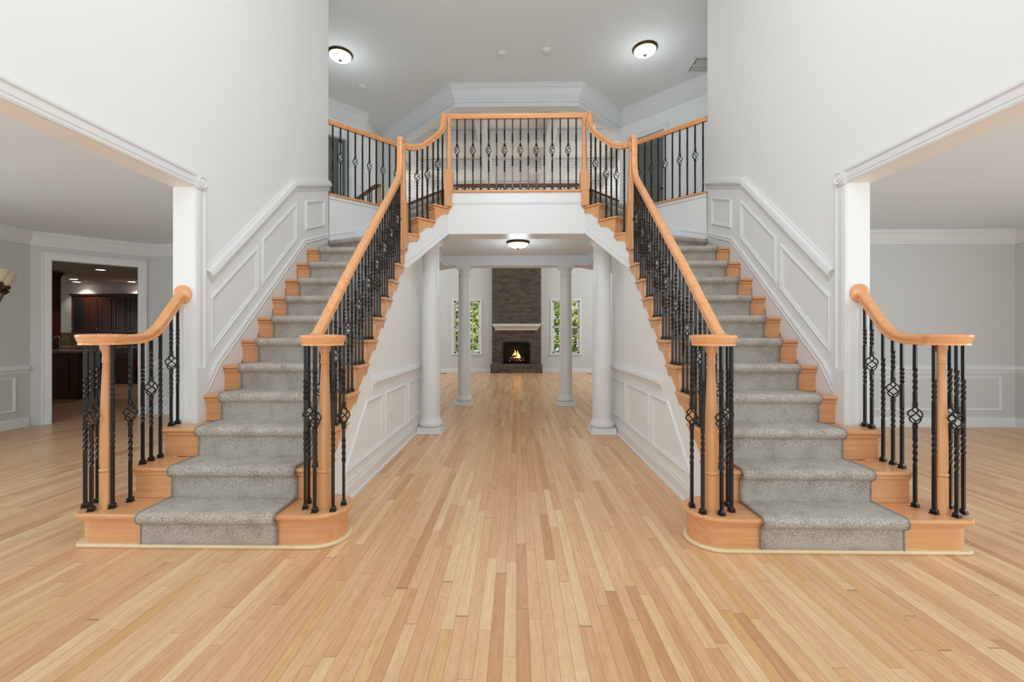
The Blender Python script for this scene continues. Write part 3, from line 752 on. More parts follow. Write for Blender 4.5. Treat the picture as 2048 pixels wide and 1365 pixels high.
def stair_rail(s):
    L = SIDE[s]; mx = lambda p: (s*abs(p[0]) if True else 0, p[1])
    X = lambda x: s*x
    t = thing('stair_railing', 'maple and wrought iron railing along the inner side of the %s staircase' % L, 'railing', (X(1.17), 2.56, .2))
    nx, ny = 1.152, 2.565
    turned_newel(t, X(nx), ny, .2, 1.178)
    volute(t, X(nx+.02), ny+.02, 1.178)
    prof = RP
    sl = R_/RUN
    # main rail: under-side line; top of rail = z+.062
    def zl(y): return 1.178+(y-2.72)*sl if y > 2.72 else 1.178
    pts = [(X(1.268), 2.575, 1.180)] + [tuple(p) for p in bez((X(1.272), 2.64, 1.180), (X(1.278), 2.74, 1.180), (X(1.28), 2.86, 1.180+.14*sl), 6)]
    yt = 4.70; zt = 1.180+(yt-2.70)*sl
    pts += [(X(1.282), y, 1.180+(y-2.70)*sl) for y in (3.3, 4.0, 4.58)]
    pts += [tuple(p) for p in bez((X(1.283), 4.64, 1.180+1.94*sl), (X(1.283), 4.735, 1.180+2.04*sl), (X(1.283), 4.742, zt+.20), 6)]
    pts += [(X(1.283), 4.742, 3.36)]
    bm = BM(); railsweep(bm, pts, prof, (0, 1, 0)); obj('handrail', bm, 'rail', t, smooth=40)
    # gooseneck cap joining newel two
    bm = BM(); railsweep(bm, [(X(1.283), 4.715, 3.368), (X(1.275), 4.84, 3.368)], prof, (0, 1, 0)); obj('handrail_cap', bm, 'rail', t, smooth=40)
    block_newel(t, X(1.27), 4.80, 2.2, 2.74, 3.37, PI/4 if False else 0)
    # second rail: newel two to the balcony corner, easing up then a gooseneck
    h = Vector((-s*1, 1, 0)).normalized()
    A = V(X(1.262), 4.82, 3.35); B = V(X(.845), 5.237, 3.872)
    P = lambda f, z: (A.x+(B.x-A.x)*f, A.y+(B.y-A.y)*f, z)
    z0 = 3.335
    pts = [P(-.03, z0)]+[tuple(p) for p in bez(P(.02, z0), P(.22, z0), P(.42, z0+.075), 7)]+[P(.6, z0+.17)]+[tuple(p) for p in bez(P(.75, z0+.25), P(.965, z0+.37), P(.965, z0+.52), 7)]+[P(.965, 3.925)]
    bm = BM(); railsweep(bm, pts, prof, h); obj('upper_handrail', bm, 'rail', t, smooth=40)
    # balusters round the volute
    for (x, y), kd in zip(((1.265, 2.555), (1.285, 2.64), (1.185, 2.505), (1.085, 2.525), (1.06, 2.62)), 'TBBTB'):
        baluster(t, X(x), y, .2, 1.182, kd, random.uniform(0, .5))
    seq = 'TBT'
    for k in range(2, 12):
        for j in range(3):
            y = Yn(k)+.045+j*.0762
            if k == 11 and j > 0: continue
            if k == 11: y = 4.70; 
            if y > 4.705 or (k == 10 and j == 2): continue
            kd = ('PBP' if k % 2 else 'TBP')[j]
            baluster(t, X(1.283), y, R_*(k if not (k == 11) else 10), 1.183+max(0, (y-2.70))*sl, kd, 0, 0)
    baluster(t, X(1.278), 4.875, 2.4, 3.338, 'B', 0, 0) if False else None
    # balusters on the diagonal flight
    def p2(a_, b_=.03):
        v = O_+E_*a_+N_*b_; return (s*abs(v.x), v.y)
    ztop = lambda a_: (lambda f: z0+.0+(max(0, f-.15)**1.25)*.60)(a_/.59)
    for a_, k, kd in ((.085, 12, 'P'), (.185, 13, 'B'), (.255, 13, 'P'), (.325, 13, 'B'), (.405, 14, 'P'), (.475, 14, 'B'), (.54, 14, 'P')):
        x, y = p2(a_); f = a_/.59
        zt2 = z0+.004+(.0 if f < .1 else (f-.1)*.46 if f < .7 else .276+(f-.7)*.60)
        baluster(t, x, y, R_*k, zt2+.01, kd, PI/4, 0)
    return t
def side_rail(s):
    L = SIDE[s]; X = lambda x: s*x
    t = thing('side_railing', 'short scrolled railing at the outer foot of the %s staircase' % L, 'railing', (X(2.47), 2.56, .2))
    nx, ny = 2.478, 2.56
    turned_newel(t, X(nx), ny, .2, 1.182)
    volute(t, X(nx+.035), ny+.02, 1.182)
    sl = .95
    pts = [(X(2.414), 2.575, 1.184), (X(2.408), 2.61, 1.184)]+[tuple(p) for p in bez((X(2.405), 2.64, 1.184), (X(2.395), 2.80, 1.184), (X(2.40), 2.89, 1.30), 7)]+[(X(2.42), 3.068, 1.49)]
    bm = BM(); railsweep(bm, pts, RP); obj('handrail', bm, 'rail', t, smooth=40)
    bm = BM(); lathe(bm, [(.066, 0), (.068, .004), (.066, .012), (.055, .016), (.03, .018)], (0, 0, 0), 32)
    for v in bm.verts: v.co = V(X(2.42)+v.co.x, 3.08-v.co.z, 1.535+v.co.y)
    obj('wall_rosette', bm, 'railx', t, smooth=40)
    for x, y, z, kd in ((2.60, 2.548, .2, 'T'), (2.512, 2.498, .2, 'B'), (2.605, 2.63, .2, 'B'), (2.43, 2.545, .2, 'T'), (2.412, 2.645, .2, 'B'),
                        (2.432, 2.756, .4, 'T'), (2.44, 2.83, .4, 'B'), (2.44, 2.905, .4, 'P'), (2.43, 2.985, .6, 'B'), (2.44, 3.055, .6, 'T')):
        zt = 1.186 if y < 2.72 else 1.186+(y-2.74)*.86 if y > 2.74 else 1.186
        baluster(t, X(x), y, z, zt+.005, kd, .35)
    return t
for s in (-1, 1):
    staircase(s); stair_rail(s); side_rail(s)

# balcony railing between the stairs
t = thing('balcony_railing', 'straight railing across the front of the balcony between the two stairs', 'railing', (0, 5.235, 3.0))
for s in (-1, 1): block_newel(t, s*.826, 5.245, 2.985, 3.25, 3.875, 0, .052)
bm = BM(); railsweep(bm, [(-.86, 5.245, 3.875), (.86, 5.245, 3.875)], RP, (1, 0, 0)); obj('handrail', bm, 'railx', t, smooth=40)
for i in range(16):
    baluster(t, -.726+i*(1.452/15), 5.245, 3.0, 3.88, 'BT'[i % 2], 0, 0)
bm = BM(); box(bm, -.80, .80, 5.205, 5.32, 2.972, 3.0); obj('base_nosing', bm, 'wx', t, bevel=.008)
for s in (-1, 1):
    bm = BM(); box(bm, s*.785, s*.875, 5.19, 5.30, 2.80, 2.985)
    obj('newel_base', bm, 'wz', t, bevel=.006)
# gallery railings over the angled stair corner
for s in (-1, 1):
    t = thing('gallery_railing', 'angled upper landing railing above the top of the %s stair' % SIDE[s], 'railing', (s*1.97, 5.67, 3.0))
    a = V(s*2.33, 5.31, 0); b = V(s*1.60, 6.04, 0); d = (b-a).normalized(); n2 = V(-d.y*s*-1, d.x*s*-1, 0)
    off = V(s*.02, .02, 0)
    bm = BM(); railsweep(bm, [a+off+V(0, 0, 3.875), b+off+V(0, 0, 3.875)], RP, d); obj('handrail', bm, 'rail', t, smooth=40)
    block_newel(t, b.x+off.x, b.y+off.y, 2.985, 3.25, 3.88, PI/4, .045)
    for i in range(10):
        p = a+off+d*(.055+i*.098); baluster(t, p.x, p.y, 3.0, 3.88, ('TB' if s < 0 else 'TB')[i % 2], PI/4, 0)
    bm = BM(); q = [a-off*1.2, b-off*1.2, b+off*3, a+off*3]; prism(bm, [(p.x, p.y) for p in q], 2.972, 3.0); obj('base_nosing', bm, 'wx', t, bevel=.008)
    bm = BM(); q = [a-off*.5, b-off*.5, b, a]; prism(bm, [(p.x, p.y) for p in q], 2.935, 2.972); obj('apron_moulding', bm, 'trim', t)
# rear guard rail overlooking the family room
t = thing('guard_railing', 'dark wood guard rail along the back edge of the landing', 'railing', (0, 7.7, 3.0))
gp = [V(-2.62, 9.15, 3.87), V(-1.08, 7.68, 3.87), V(1.08, 7.68, 3.87), V(2.03, 8.63, 3.87)]
bm = BM(); railsweep(bm, gp, RP); obj('handrail', bm, 'drail', t, smooth=40)
for i in range(3):
    a, b = gp[i], gp[i+1]; L = (b-a).length; nb = int(L/.112); d = (b-a)/L
    if i: block_newel(t, a.x, a.y, 2.985, 3.25, 3.875, PI/8, .045)
    for k in range(1, nb):
        p = a+d*(L*k/nb); baluster(t, p.x, p.y, 2.985, 3.88, 'T', 0, 0)
# descending back stair rail seen through the left gallery
t = thing('back_stair_railing', 'dark sloping handrail of a back stair seen through the left gallery railing', 'railing', (-2.55, 7.9, 3.0))
bm = BM(); railsweep(bm, [(-3.10, 7.9, 3.60), (-2.60, 7.9, 3.95), (-2.50, 7.9, 3.96)], RP); obj('handrail', bm, 'drail', t, smooth=40)
block_newel(t, -2.52, 7.9, 2.985, 3.25, 3.96, 0, .04)
for k in range(7): baluster(t, -3.05+k*.075, 7.9, 2.985, 3.62+k*.052, 'P', 0, 0)
bm = BM(); box(bm, -3.02, -2.42, 7.84, 7.96, 2.985, 3.0); obj('base_nosing', bm, 'drail', t)

# ------------------------------------------------------------------ wainscot and trim on the foyer walls
RAIL = [(0, 0), (0, .010), (-.012, .014), (-.020, .028), (-.030, .034), (-.060, .042), (-.072, .040), (-.078, .026), (-.090, .020), (-.096, .011), (-.118, .010), (-.122, .004), (-.130, .004), (-.130, 0)]
BEAD = [(0, 0), (0, .010), (.006, .017), (.014, .018), (.020, .010), (.032, .007), (.034, 0)]
CASE = [(0, 0), (0, .014), (.012, .020), (.018, .012), (.03, .012), (.034, .017), (.06, .017), (.064, .012), (.078, .012), (.084, .024), (.098, .024), (.098, 0)]
for s in (-1, 1):
    L = SIDE[s]
    fo = lambda u, v, o: (s*(2.34-o), u, v)
    fi = lambda u, v, o: (s*(1.268-o), u, v)
    bm = BM(); mould(bm, [(3.185, 1.735), (4.45, 2.87), (5.305, 3.165)], RAIL, fo); trim(bm, 'raked chair rail climbing the %s stair wall' % L, 'chair rail')
    bm = BM(); mould(bm, [(3.13, .79), (3.3, 1.035), (4.69, 2.29), (5.305, 2.50)], [(0, 0), (0, .012), (-.012, .018), (-.03, .014), (-.04, .02), (-.055, .014), (-.06, 0)], fo)
    ext(bm, [fo(u, v, 0) for u, v in ((3.13, .73), (3.3, .975), (4.69, 2.23), (5.305, 2.44), (5.305, 2.38), (4.75, 2.16), (3.2, .62))], (-s*.011, 0, 0)); trim(bm, 'raked skirt board beside the %s stair treads' % L, 'skirt board')
    for q, nm in (([(3.24, 1.105), (3.24, 1.53), (3.845, 2.05), (3.845, 1.645)], 'lower'), ([(3.91, 1.705), (3.91, 2.12), (4.52, 2.645), (4.52, 2.248)], 'middle'), ([(4.72, 2.40), (4.72, 2.72), (5.18, 2.88), (5.18, 2.56)], 'top')):
        bm = BM(); mould(bm, [(a_, b_) for a_, b_ in q], [(-w_, o_) for w_, o_ in BEAD], fo, True); trim(bm, '%s wainscot panel frame on the %s stair wall' % (nm, L), 'panel moulding')
    bm = BM(); mould(bm, [(3.08, 1.0), (3.08, 2.315)], [(-w_, o_) for w_, o_ in CASE], fo); mould(bm, [(3.08, 2.315), (.4, 2.315)], [(-w_, o_) for w_, o_ in CASE], fo)
    box(bm, s*2.34, s*2.312, 3.075, 3.185, .6, 1.0); trim(bm, 'fluted casing round the wide opening on the %s' % L, 'casing')
    bm = BM(); box(bm, s*2.34, s*2.314, 3.075, 3.183, 2.312, 2.418)
    prof = [(.043, 0), (.043, .008), (.036, .010), (.030, .003), (.022, .003), (.016, .009), (.001, .010)]
    lathe(bm, [(r, -h) for r, h in prof], (0, 0, 0), 28)
    for v in bm.verts:
        if abs(v.co.x) < .1: v.co = V(s*2.314+s*v.co.z, 3.129+v.co.x, 2.365+v.co.y)
    trim(bm, 'square bullseye corner block above the %s opening' % L, 'corner block', smooth=30)
    # corridor wall trim
    bm = BM(); mould(bm, [(3.745, .89), (5.75, .89)], RAIL, fi)
    box(bm, s*1.268, s*1.238, 3.738, 3.75, .83, .885); trim(bm, 'chair rail along the %s passage wall' % L, 'chair rail')
    bm = BM(); mould(bm, [(2.80, 0), (5.75, 0)], [(0, 0), (0, .028), (.018, .028), (.024, .016), (.10, .016), (.115, .010), (.135, .008), (.135, 0)], fi)
    struct('baseboard_%s' % L, bm, 'trim', 'white baseboard along the %s passage wall' % L, 'baseboard')
    for q, nm in (([(3.10, .215), (3.60, .688), (4.02, .688), (4.02, .215)], 'sloping'), ([(4.115, .215), (4.115, .688), (4.90, .688), (4.90, .215)], 'middle'), ([(5.0, .215), (5.0, .688), (5.6, .688), (5.6, .215)], 'far')):
        bm = BM(); mould(bm, q, [(-w_, o_) for w_, o_ in BEAD], fi, True); trim(bm, '%s wainscot panel frame on the %s passage wall' % (nm, L), 'panel moulding')
    ot = thing('outlet', 'white duplex wall outlet low on the %s passage wall' % L, 'outlet', (s*1.262, 4.30, .42))
    bm = BM(); box(bm, s*1.268, s*1.262, 4.265, 4.335, .36, .475); obj('cover_plate', bm, 'plastic', ot, bevel=.002)
    for zz in (.385, .43):
        bm = BM(); box(bm, s*1.263, s*1.259, 4.283, 4.317, zz, zz+.028); obj('socket', bm, 'plastic', ot, bevel=.004)
    # stair corner base moulding above the top treads
    bm = BM(); e = Vector((-s*1, 1)).normalized(); pth = [(s*2.33, 5.31), (s*1.66, 5.98)]
    if s > 0: pth = pth[::-1]
    pth = pth
    def cm(u, v, o): return (s*2.33+e.x*u-s*.0-s*o*.707, 5.31+e.y*u-o*.707, v)
    mould(bm, [(0, 2.50), (.38, 2.62), (.9, 3.06-.1)], [(0, 0), (0, .014), (-.02, .018), (-.04, .01), (-.05, 0)], cm)
    ext(bm, [cm(0, 2.46, .0), cm(.38, 2.58, 0), cm(.9, 2.92, 0), cm(.9, 2.6, 0), cm(0, 2.3, 0)], (-s*.007, -.007, 0)); trim(bm, 'raked moulding above the winder steps of the %s stair' % L, 'moulding')
sw = thing('light_switch', 'white light switch on the right passage wall', 'switch', (1.262, 5.06, 1.19))
bm = BM(); box(bm, 1.268, 1.262, 5.025, 5.095, 1.13, 1.25); obj('cover_plate', bm, 'plastic', sw, bevel=.002)
bm = BM(); box(bm, 1.263, 1.257, 5.05, 5.07, 1.17, 1.21); obj('rocker', bm, 'plastic', sw, bevel=.002)

# ------------------------------------------------------------------ dining room (left)
bm = BM(); prism(bm, [(-6.6, -1.6), (-2.495, -1.6), (-2.495, 6.65), (-5.7, 6.65), (-6.6, 5.72)], CEIL1, CEIL1+.1)
struct('ceiling_dining', bm, 'ceil_low', 'grey ceiling of the dining room on the left', 'ceiling')
bm = BM(); box(bm, -6.7, -6.6, -1.6, 5.72, 0, CEIL1)
struct('wall_dining_left', bm, 'grey', 'plain grey side wall of the dining room', 'wall')
bm = BM(); box(bm, -5.76, -2.495, 6.62, 6.72, 0, CEIL1)
struct('wall_dining_back', bm, 'grey', 'grey back wall of the dining room', 'wall')
o, a, d, n = doorwall('wall_dining_angled', (-5.70, 6.62), (-6.6, 5.72), .16, 1.07, 2.275, 'angled dining room wall with the kitchen doorway', 0, CEIL1, .12, 'grey')
casing(a, d, n, .16, 1.07, 2.275, 0, 'white casing round the kitchen doorway', .10)
crown([(-2.5, 6.62), (-5.70, 6.62), (-6.6, 5.72), (-6.6, -1.6)], CEIL1, 'crown moulding round the dining room', .75)
def wains(fm, u0, u1, panels, label, z=.83):
    bm = BM(); mould(bm, [(u0, z), (u1, z)], [(w_*.8, o_*.8) for w_, o_ in RAIL], fm); trim(bm, 'chair rail '+label, 'chair rail')
    bm = BM(); mould(bm, [(u0, 0), (u1, 0)], [(0, 0), (0, .02), (.10, .014), (.13, .008), (.13, 0)], fm); trim(bm, 'baseboard '+label, 'baseboard')
    for a_, b_ in panels:
        bm = BM(); mould(bm, [(a_, .22), (a_, .68), (b_, .68), (b_, .22)], [(-w_, o_*.8) for w_, o_ in BEAD], fm, True); trim(bm, 'wainscot panel frame '+label, 'panel moulding')
wains(lambda u, v, o: (-6.6+o, u, v), 0, 5.70, [(4.3, 5.55), (2.8, 4.1)], 'on the dining side wall')
wains(lambda u, v, o: (u, 6.62-o, v), -5.66, -2.5, [(-5.55, -4.4), (-4.2, -3.0)], 'on the dining back wall')
bm = BM(); box(bm, -6.7, -5.9, -1.7, -1.6, 0, CEIL1); box(bm, -3.1, -2.3, -1.7, -1.6, 0, CEIL1); box(bm, -5.9, -3.1, -1.7, -1.6, 0, .5); box(bm, -5.9, -3.1, -1.7, -1.6, 2.4, CEIL1)
struct('wall_dining_front', bm, 'grey', 'dining room front wall behind the viewer', 'wall')

# chandelier at the left edge
cx, cy, cz = -5.72, 4.25, 1.60
ch = thing('chandelier', 'bronze chandelier with alabaster bell shades at the left edge', 'chandelier', (cx, cy, CEIL1))
bm = BM(); lathe(bm, [(.01, -.16), (.03, -.13), (.045, -.08), (.03, -.02), (.02, .04), (.05, .10), (.035, .18), (.015, .25), (.012, CEIL1-cz-.03)], (cx, cy, cz), 16); lathe(bm, [(.06, -.03), (.05, -.01), (.06, 0)], (cx, cy, CEIL1), 16); obj('stem', bm, 'bronze', ch, smooth=True)
for k in range(5):
    an = k*2*PI/5+.15; ux, uy = math.cos(an), math.sin(an)
    bm = BM(); P_ = lambda r, z: (cx+ux*r, cy+uy*r, cz+z)
    tube(bm, [P_(.02, 0), P_(.12, -.09), P_(.25, -.10), P_(.35, -.02), P_(.39, .08), P_(.40, .14)], [.012, .013, .014, .013, .014, .03], 8)
    lathe(bm, [(.012, .08), (.05, .12), (.03, .13), (.055, .16), (.05, .18)], (cx+ux*.40, cy+uy*.40, cz), 14)
    obj('arm', bm, 'bronze', ch, smooth=True)
    bm = BM(); rings = []
    for r, z in ((.035, .17), (.055, .20), (.075, .25), (.088, .29), (.105, .315)):
        rings.append([(cx+ux*.40+r*(1+.05*math.sin(8*q*2*PI/32)*(r/.1)**3)*math.cos(q*2*PI/32), cy+uy*.40+r*math.sin(q*2*PI/32), cz+z+.008*math.sin(8*q*2*PI/32)*(r/.105)**4) for q in range(32)])
    loft(bm, rings, True, False); o = obj('shade', bm, 'shade', ch, smooth=True); m_ = o.modifiers.new('solid', 'SOLIDIFY'); m_.thickness = .004

# ------------------------------------------------------------------ kitchen beyond the dining doorway
bm = BM(); prism(bm, [(-14, 5.0), (-6.7, 5.0), (-6.68, 5.80), (-5.78, 6.72), (-5.55, 6.72), (-5.55, 11.3), (-14, 11.3)], CEIL1-.03, CEIL1+.07)
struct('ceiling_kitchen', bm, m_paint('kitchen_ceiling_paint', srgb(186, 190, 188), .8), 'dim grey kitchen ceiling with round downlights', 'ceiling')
bm = BM(); box(bm, -14, -5.5, 11.2, 11.3, 0, CEIL1); box(bm, -14.1, -14, 5, 11.3, 0, CEIL1); box(bm, -14, -6.7, 4.9, 5.0, 0, CEIL1); box(bm, -5.55, -5.5, 6.72, 11.3, 0, CEIL1)
struct('wall_kitchen', bm, 'grey', 'kitchen back wall above the dark cabinets', 'wall')
bm = BM(); box(bm, -12.6, -9.4, 11.18, 11.2, .95, 1.29)
TRIMN[0] += 1
struct('trim_%d' % TRIMN[0], bm, 'tile', 'tan tiled backsplash under the wall cabinets', 'backsplash')
def cab_door(parent, x0, x1, y, z0, z1, knob_side, glass=False):
    bm = BM(); box(bm, x0+.006, x1-.006, y-.022, y, z0+.006, z1-.006)
    o = obj('door', bm, 'cherry', parent, bevel=.003)
    bm = BM(); f = lambda u, v, q: (u, y-.022-q, v)
    mould(bm, [(x0+.05, z0+.05), (x0+.05, z1-.05), (x1-.05, z1-.05), (x1-.05, z0+.05)], [(0, 0), (0, .004), (-.0, .014), (-.02, .014), (-.03, 0)], f, True)
    if not glass:
        k = x0+.08
        while k < x1-.08: box(bm, k, k+.012, y-.026, y-.02, z0+.08, z1-.08); k += .03
        obj('panel', bm, 'cherry', o)
    else:
        obj('muntin_frame', bm, 'cherry', o)
        bm = BM(); box(bm, x0+.07, x1-.07, y-.026, y-.023, z0+.07, z1-.07); obj('glass', bm, 'black', o)
    kx = x1-.04 if knob_side > 0 else x0+.04
    bm = BM(); bmesh.ops.create_icosphere(bm, subdivisions=2, radius=.016, matrix=Matrix.Translation((kx, y-.045, z0+.09 if z0 > 1 else z1-.09))); tube(bm, [(kx, y-.02, z0+.09 if z0 > 1 else z1-.09), (kx, y-.04, z0+.09 if z0 > 1 else z1-.09)], .006); obj('knob', bm, 'steel', o, smooth=True)
xs = [-11.42, -11.02, -10.68, -10.32, -9.96, -9.62]
for i in range(5):
    x0, x1 = xs[i], xs[i+1]
    c_ = thing('wall_cabinet', ['glass fronted dark cherry wall cabinet at the left of the kitchen row', 'second dark cherry wall cabinet from the left, next to the glass one', 'middle dark cherry wall cabinet of the kitchen row',
               'fourth dark cherry wall cabinet from the left', 'rightmost dark cherry wall cabinet of the kitchen row'][i], 'cabinet', (x0, 10.85, 1.29), 'kitchen wall cabinets')
    bm = BM(); box(bm, x0, x1, 10.85, 11.2, 1.29, 2.22); obj('body', bm, 'cherry', c_)
    bm = BM(); box(bm, x0, x1, 10.80, 11.2, 2.22, 2.245); box(bm, x0, x1, 10.77, 11.2, 2.245, 2.28); obj('cornice', bm, 'cherry', c_)
    cab_door(c_, x0, x1, 10.85, 1.29, 2.22, 1 if i % 2 else -1, i == 0)
xs = [-12.4, -11.8, -11.2, -10.6, -10.0, -9.4, -8.8]
for i in range(6):
    x0, x1 = xs[i], xs[i+1]
    c_ = thing('base_cabinet', 'dark cherry base cabinet under the kitchen counter, number %s from the left' % ['one', 'two', 'three', 'four', 'five', 'six'][i], 'cabinet', (x0, 10.55, 0), 'kitchen base cabinets')
    c_['label'] = ['dark cherry base cabinet at the far left of the back counter', 'dark cherry base cabinet second from left under the back counter', 'dark cherry base cabinet just left of the newel post, back counter',
                   'dark cherry base cabinet just right of the newel post, back counter', 'dark cherry base cabinet second from right under the back counter', 'dark cherry base cabinet at the right end of the back counter'][i]
    bm = BM(); box(bm, x0, x1, 10.55, 11.2, .09, .90); box(bm, x0, x1, 10.62, 11.2, 0, .09); obj('body', bm, 'cherry', c_)
    bm = BM(); box(bm, x0+.006, x1-.006, 10.528, 10.55, .73, .89); dr = obj('drawer', bm, 'cherry', c_, bevel=.003)
    bm = BM(); bmesh.ops.create_icosphere(bm, subdivisions=2, radius=.016, matrix=Matrix.Translation(((x0+x1)/2, 10.505, .81))); obj('knob', bm, 'steel', dr, smooth=True)
    cab_door(c_, x0, x1, 10.55, .10, .72, 1 if i % 2 else -1)
bm = BM(); box(bm, -12.45, -8.75, 10.50, 11.2, .90, .94); tag(obj('countertop', bm, 'granite', bevel=.006), 'speckled granite counter running along the kitchen back wall', 'countertop')
point('kitchen_fill_glow', (-12.8, 7.4, 1.5), 14, .4, (.86, .95, 1))  # unseen point light added to lift the dark kitchen
isl = thing('kitchen_island', 'dark cherry kitchen island with a pale granite top', 'kitchen island', (-9.4, 8.4, 0))
bm = BM(); box(bm, -10.4, -8.42, 8.1, 8.8, .0, .89); obj('body', bm, 'cherry', isl)
bm = BM()
for k in range(3): mould(bm, [(-10.3+k*.6, .12), (-10.3+k*.6, .8), (-9.78+k*.6, .8), (-9.78+k*.6, .12)], [(0, 0), (0, .012), (-.03, .012), (-.03, 0)], lambda u, v, o: (u, 8.1-o, v), True)
obj('panel_moulding', bm, 'cherry', isl)
bm = BM(); box(bm, -10.45, -8.35, 8.0, 8.88, .89, .93); obj('top', bm, 'granite', isl, bevel=.006)
tc_ = thing('pantry_cabinet', 'tall dark cherry pantry cabinet with a crown beside the doorway', 'cabinet', (-10.3, 9.2, 0))
PX = -9.93
bm = BM(); box(bm, PX-.9, PX, 8.95, 9.2, 0, 2.49); obj('body', bm, 'cherry', tc_)
bm = BM()
for zz, e_ in ((2.49, .02), (2.52, .05), (2.55, .085)): box(bm, PX-.9, PX+e_, 8.95-e_, 9.2, zz, zz+.031)
obj('crown', bm, 'cherry', tc_)
cab_door(tc_, PX-.45, PX, 8.95, 1.3, 2.45, -1); cab_door(tc_, PX-.9, PX-.45, 8.95, 1.3, 2.45, 1); cab_door(tc_, PX-.45, PX, 8.95, .1, 1.28, -1); cab_door(tc_, PX-.9, PX-.45, 8.95, .1, 1.28, 1)
for x, h, lb in ((-9.14, .18, 'tall curved nickel faucet on the kitchen island'), (-8.97, .15, 'smaller curved nickel faucet right of the tall one')):
    fct = thing('faucet', lb, 'faucet', (x, 8.45, .93))
    bm = BM(); lathe(bm, [(.025, 0), (.025, .01), (.012, .03), (.010, .05)], (x, 8.45, .93), 14); obj('base', bm, 'steel', fct, smooth=True)
    bm = BM(); tube(bm, [(x, 8.45, .97), (x, 8.45, .97+h)]+[(x-.06+.06*math.cos(q), 8.45, .97+h+.06*math.sin(q)) for q in [PI*i/8 for i in range(1, 9)]]+[(x-.12, 8.45, .95+h)], .008, 8); obj('spout', bm, 'steel', fct, smooth=True)
for x, y, lb in ((-8.75, 8.9, 'round lit downlight nearest the doorway in the kitchen ceiling'), (-10.9, 10.4, 'lit kitchen downlight left of the nearest one'), (-11.4, 10.95, 'farthest lit downlight at the back left of the kitchen'), (-9.95, 10.95, 'lit kitchen downlight at the right of the back row')):
    dl = thing('downlight', lb, 'ceiling light', (x, y, CEIL1-.03), 'kitchen downlights')
    bm = BM(); lathe(bm, [(.075, 0), (.095, 0), (.095, -.006), (.08, -.012), (.075, -.002)], (x, y, CEIL1-.03), 24, False); obj('trim_ring', bm, 'plastic', dl)
    bm = BM(); lathe(bm, [(.076, -.001), (.076, -.004)], (x, y, CEIL1-.03), 24); obj('lens', bm, 'can', dl)
    l = bpy.data.lights.new('downlight_beam', 'SPOT'); l.energy = 15; l.spot_size = 2.0; l.shadow_soft_size = .07; l.color = (1, .93, .82)
    lo = bpy.data.objects.new('downlight_beam', l); C.objects.link(lo); lo.location = (x, y, CEIL1-.08)

# ------------------------------------------------------------------ living room (right)
bm = BM(); box(bm, 2.495, 6.75, -1.6, 5.95, CEIL1, CEIL1+.1)
struct('ceiling_living', bm, 'ceil_low', 'grey ceiling of the room on the right', 'ceiling')
bm = BM(); box(bm, 2.495, 6.75, 5.88, 5.98, 0, CEIL1)
struct('wall_living_back', bm, 'grey', 'grey back wall of the room on the right', 'wall')
bm = BM(); box(bm, 6.68, 6.78, -1.6, 5.9, 0, CEIL1)
struct('wall_living_right', bm, 'grey', 'grey side wall at the right edge', 'wall')
crown([(6.68, -1.6), (6.68, 5.88), (2.5, 5.88)], CEIL1, 'crown moulding round the right hand room', .75)
wains(lambda u, v, o: (u, 5.88-o, v), 2.5, 6.68, [(2.8, 4.55), (4.75, 6.5)], 'on the right room back wall')
wains(lambda u, v, o: (6.68-o, u, v), 0, 5.88, [(4.3, 5.75), (2.8, 4.1)], 'on the right room side wall')
bm = BM(); box(bm, 6.78, 5.9, -1.7, -1.6, 0, CEIL1); box(bm, 3.1, 2.3, -1.7, -1.6, 0, CEIL1); box(bm, 5.9, 3.1, -1.7, -1.6, 0, .5); box(bm, 5.9, 3.1, -1.7, -1.6, 2.4, CEIL1)
struct('wall_living_front', bm, 'grey', 'front wall of the right hand room behind the viewer', 'wall')

# ------------------------------------------------------------------ ceiling fixtures
def flush(x, y, z, label, R=.19, pw=4.5):
    t = thing('ceiling_light', label, 'ceiling light', (x, y, z))
    k = R/.19
    bm = BM(); lathe(bm, [(.12*k, 0), (R, -.0), (R*1.0, -.012), (R*.96, -.022), (R*.90, -.034), (R*.86, -.03), (.12*k, -.004)], (x, y, z), 48, True); obj('rim', bm, 'bronze', t, smooth=35)
    bm = BM(); prof = [(R*.87*math.cos(q), -.03-.072*k*math.sin(q)) for q in [PI/2*i/10 for i in range(11)]]
    prof[-1] = (.003, prof[-1][1]); lathe(bm, prof, (x, y, z), 48, True); obj('glass_bowl', bm, 'lamp', t, smooth=60)
    bm = BM(); lathe(bm, [(.003, -.100*k), (.024*k, -.102*k), (.026*k, -.108*k), (.015*k, -.115*k), (.006, -.121*k), (.006, -.131*k), (.001, -.135*k)], (x, y, z), 16); obj('finial', bm, 'bronze', t, smooth=True)
    point('ceiling_lamp_glow', (x, y, z-.45), pw, .16, (.86, .95, 1))
flush(1.978, 6.657, CEIL2, 'lit bronze rimmed bowl light on the right of the upper ceiling')
flush(-2.765, 6.70, CEIL2, 'lit bronze rimmed bowl light on the left of the upper ceiling')
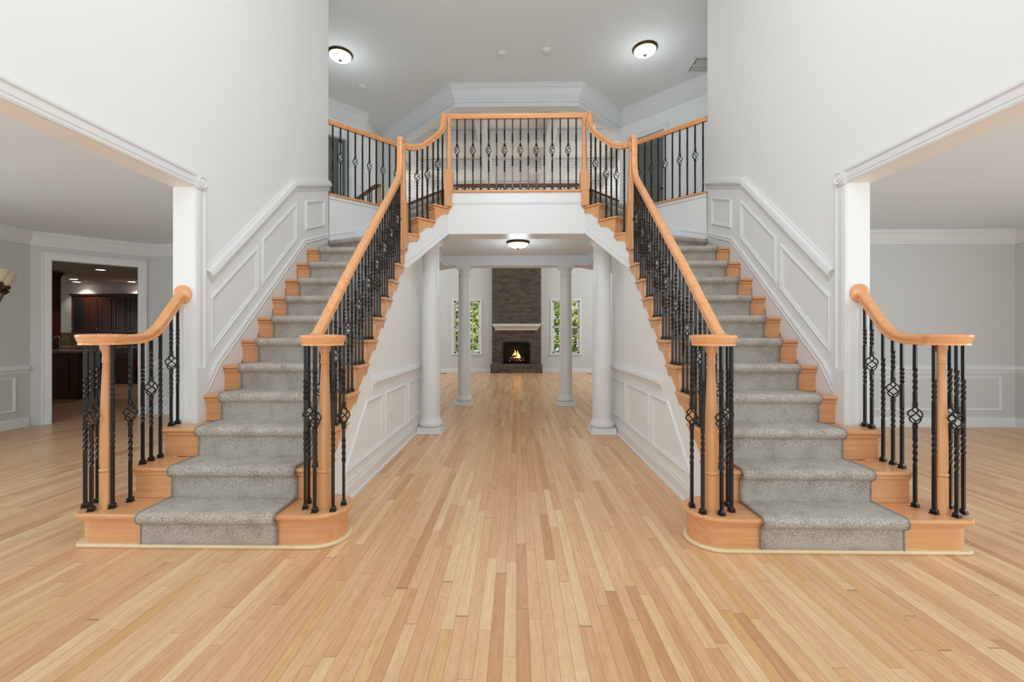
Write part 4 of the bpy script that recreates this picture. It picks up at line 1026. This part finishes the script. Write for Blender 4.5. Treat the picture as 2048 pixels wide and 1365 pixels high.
flush(.022, 6.342, 2.61, 'lit bowl light under the balcony in the lower hall', .174, 6)
for x, y, lb in ((-.235, 6.72, 'small white smoke detector, left of the middle pair'), (.464, 6.66, 'small white smoke detector, right of the middle pair'), (-2.74, 7.57, 'small white smoke detector behind the left bowl light')):
    t = thing('smoke_detector', lb, 'smoke detector', (x, y, CEIL2))
    bm = BM(); lathe(bm, [(.062, 0), (.064, -.012), (.060, -.018)], (x, y, CEIL2), 28); obj('base', bm, 'plastic', t, smooth=35)
    bm = BM(); lathe(bm, [(.052, -.018), (.054, -.03), (.046, -.042), (.012, -.046), (.001, -.046)], (x, y, CEIL2), 28); obj('sensor_head', bm, 'plastic', t, smooth=35)
t = thing('air_vent', 'white louvred air return on the ceiling at upper right', 'vent', (3.15, 7.08, CEIL2))
bm = BM(); mould(bm, [(2.87, 6.90), (3.45, 6.90), (3.45, 7.25), (2.87, 7.25)], [(0, 0), (0, .008), (-.03, .012), (-.03, 0)], lambda u, v, o: (u, v, CEIL2-o), True); box(bm, 2.87, 3.45, 7.065, 7.085, CEIL2-.01, CEIL2); obj('frame', bm, 'plastic', t)
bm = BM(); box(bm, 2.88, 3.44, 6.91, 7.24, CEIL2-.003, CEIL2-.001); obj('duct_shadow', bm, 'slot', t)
bm = BM()
for k in range(13): ext(bm, [(2.89, 6.925+k*.024, CEIL2-.003), (2.89, 6.940+k*.024, CEIL2-.010), (2.89, 6.943+k*.024, CEIL2-.010), (2.89, 6.928+k*.024, CEIL2-.003)], (.54, 0, 0))
obj('louvres', bm, 'vent', t)
# floor registers at the far wall
for s in (-1, 1):
    t = thing('floor_register', 'dark floor register by the far wall on the %s' % SIDE[s], 'register', (s*2.35, 13.6, 0))
    bm = BM(); box(bm, s*2.35-.15, s*2.35+.15, 13.55, 13.65, 0, .006); obj('frame', bm, 'bronze', t)
    bm = BM()
    for k in range(12): box(bm, s*2.35-.135+k*.023, s*2.35-.123+k*.023, 13.56, 13.64, .006, .008)
    obj('grille', bm, 'black', t)
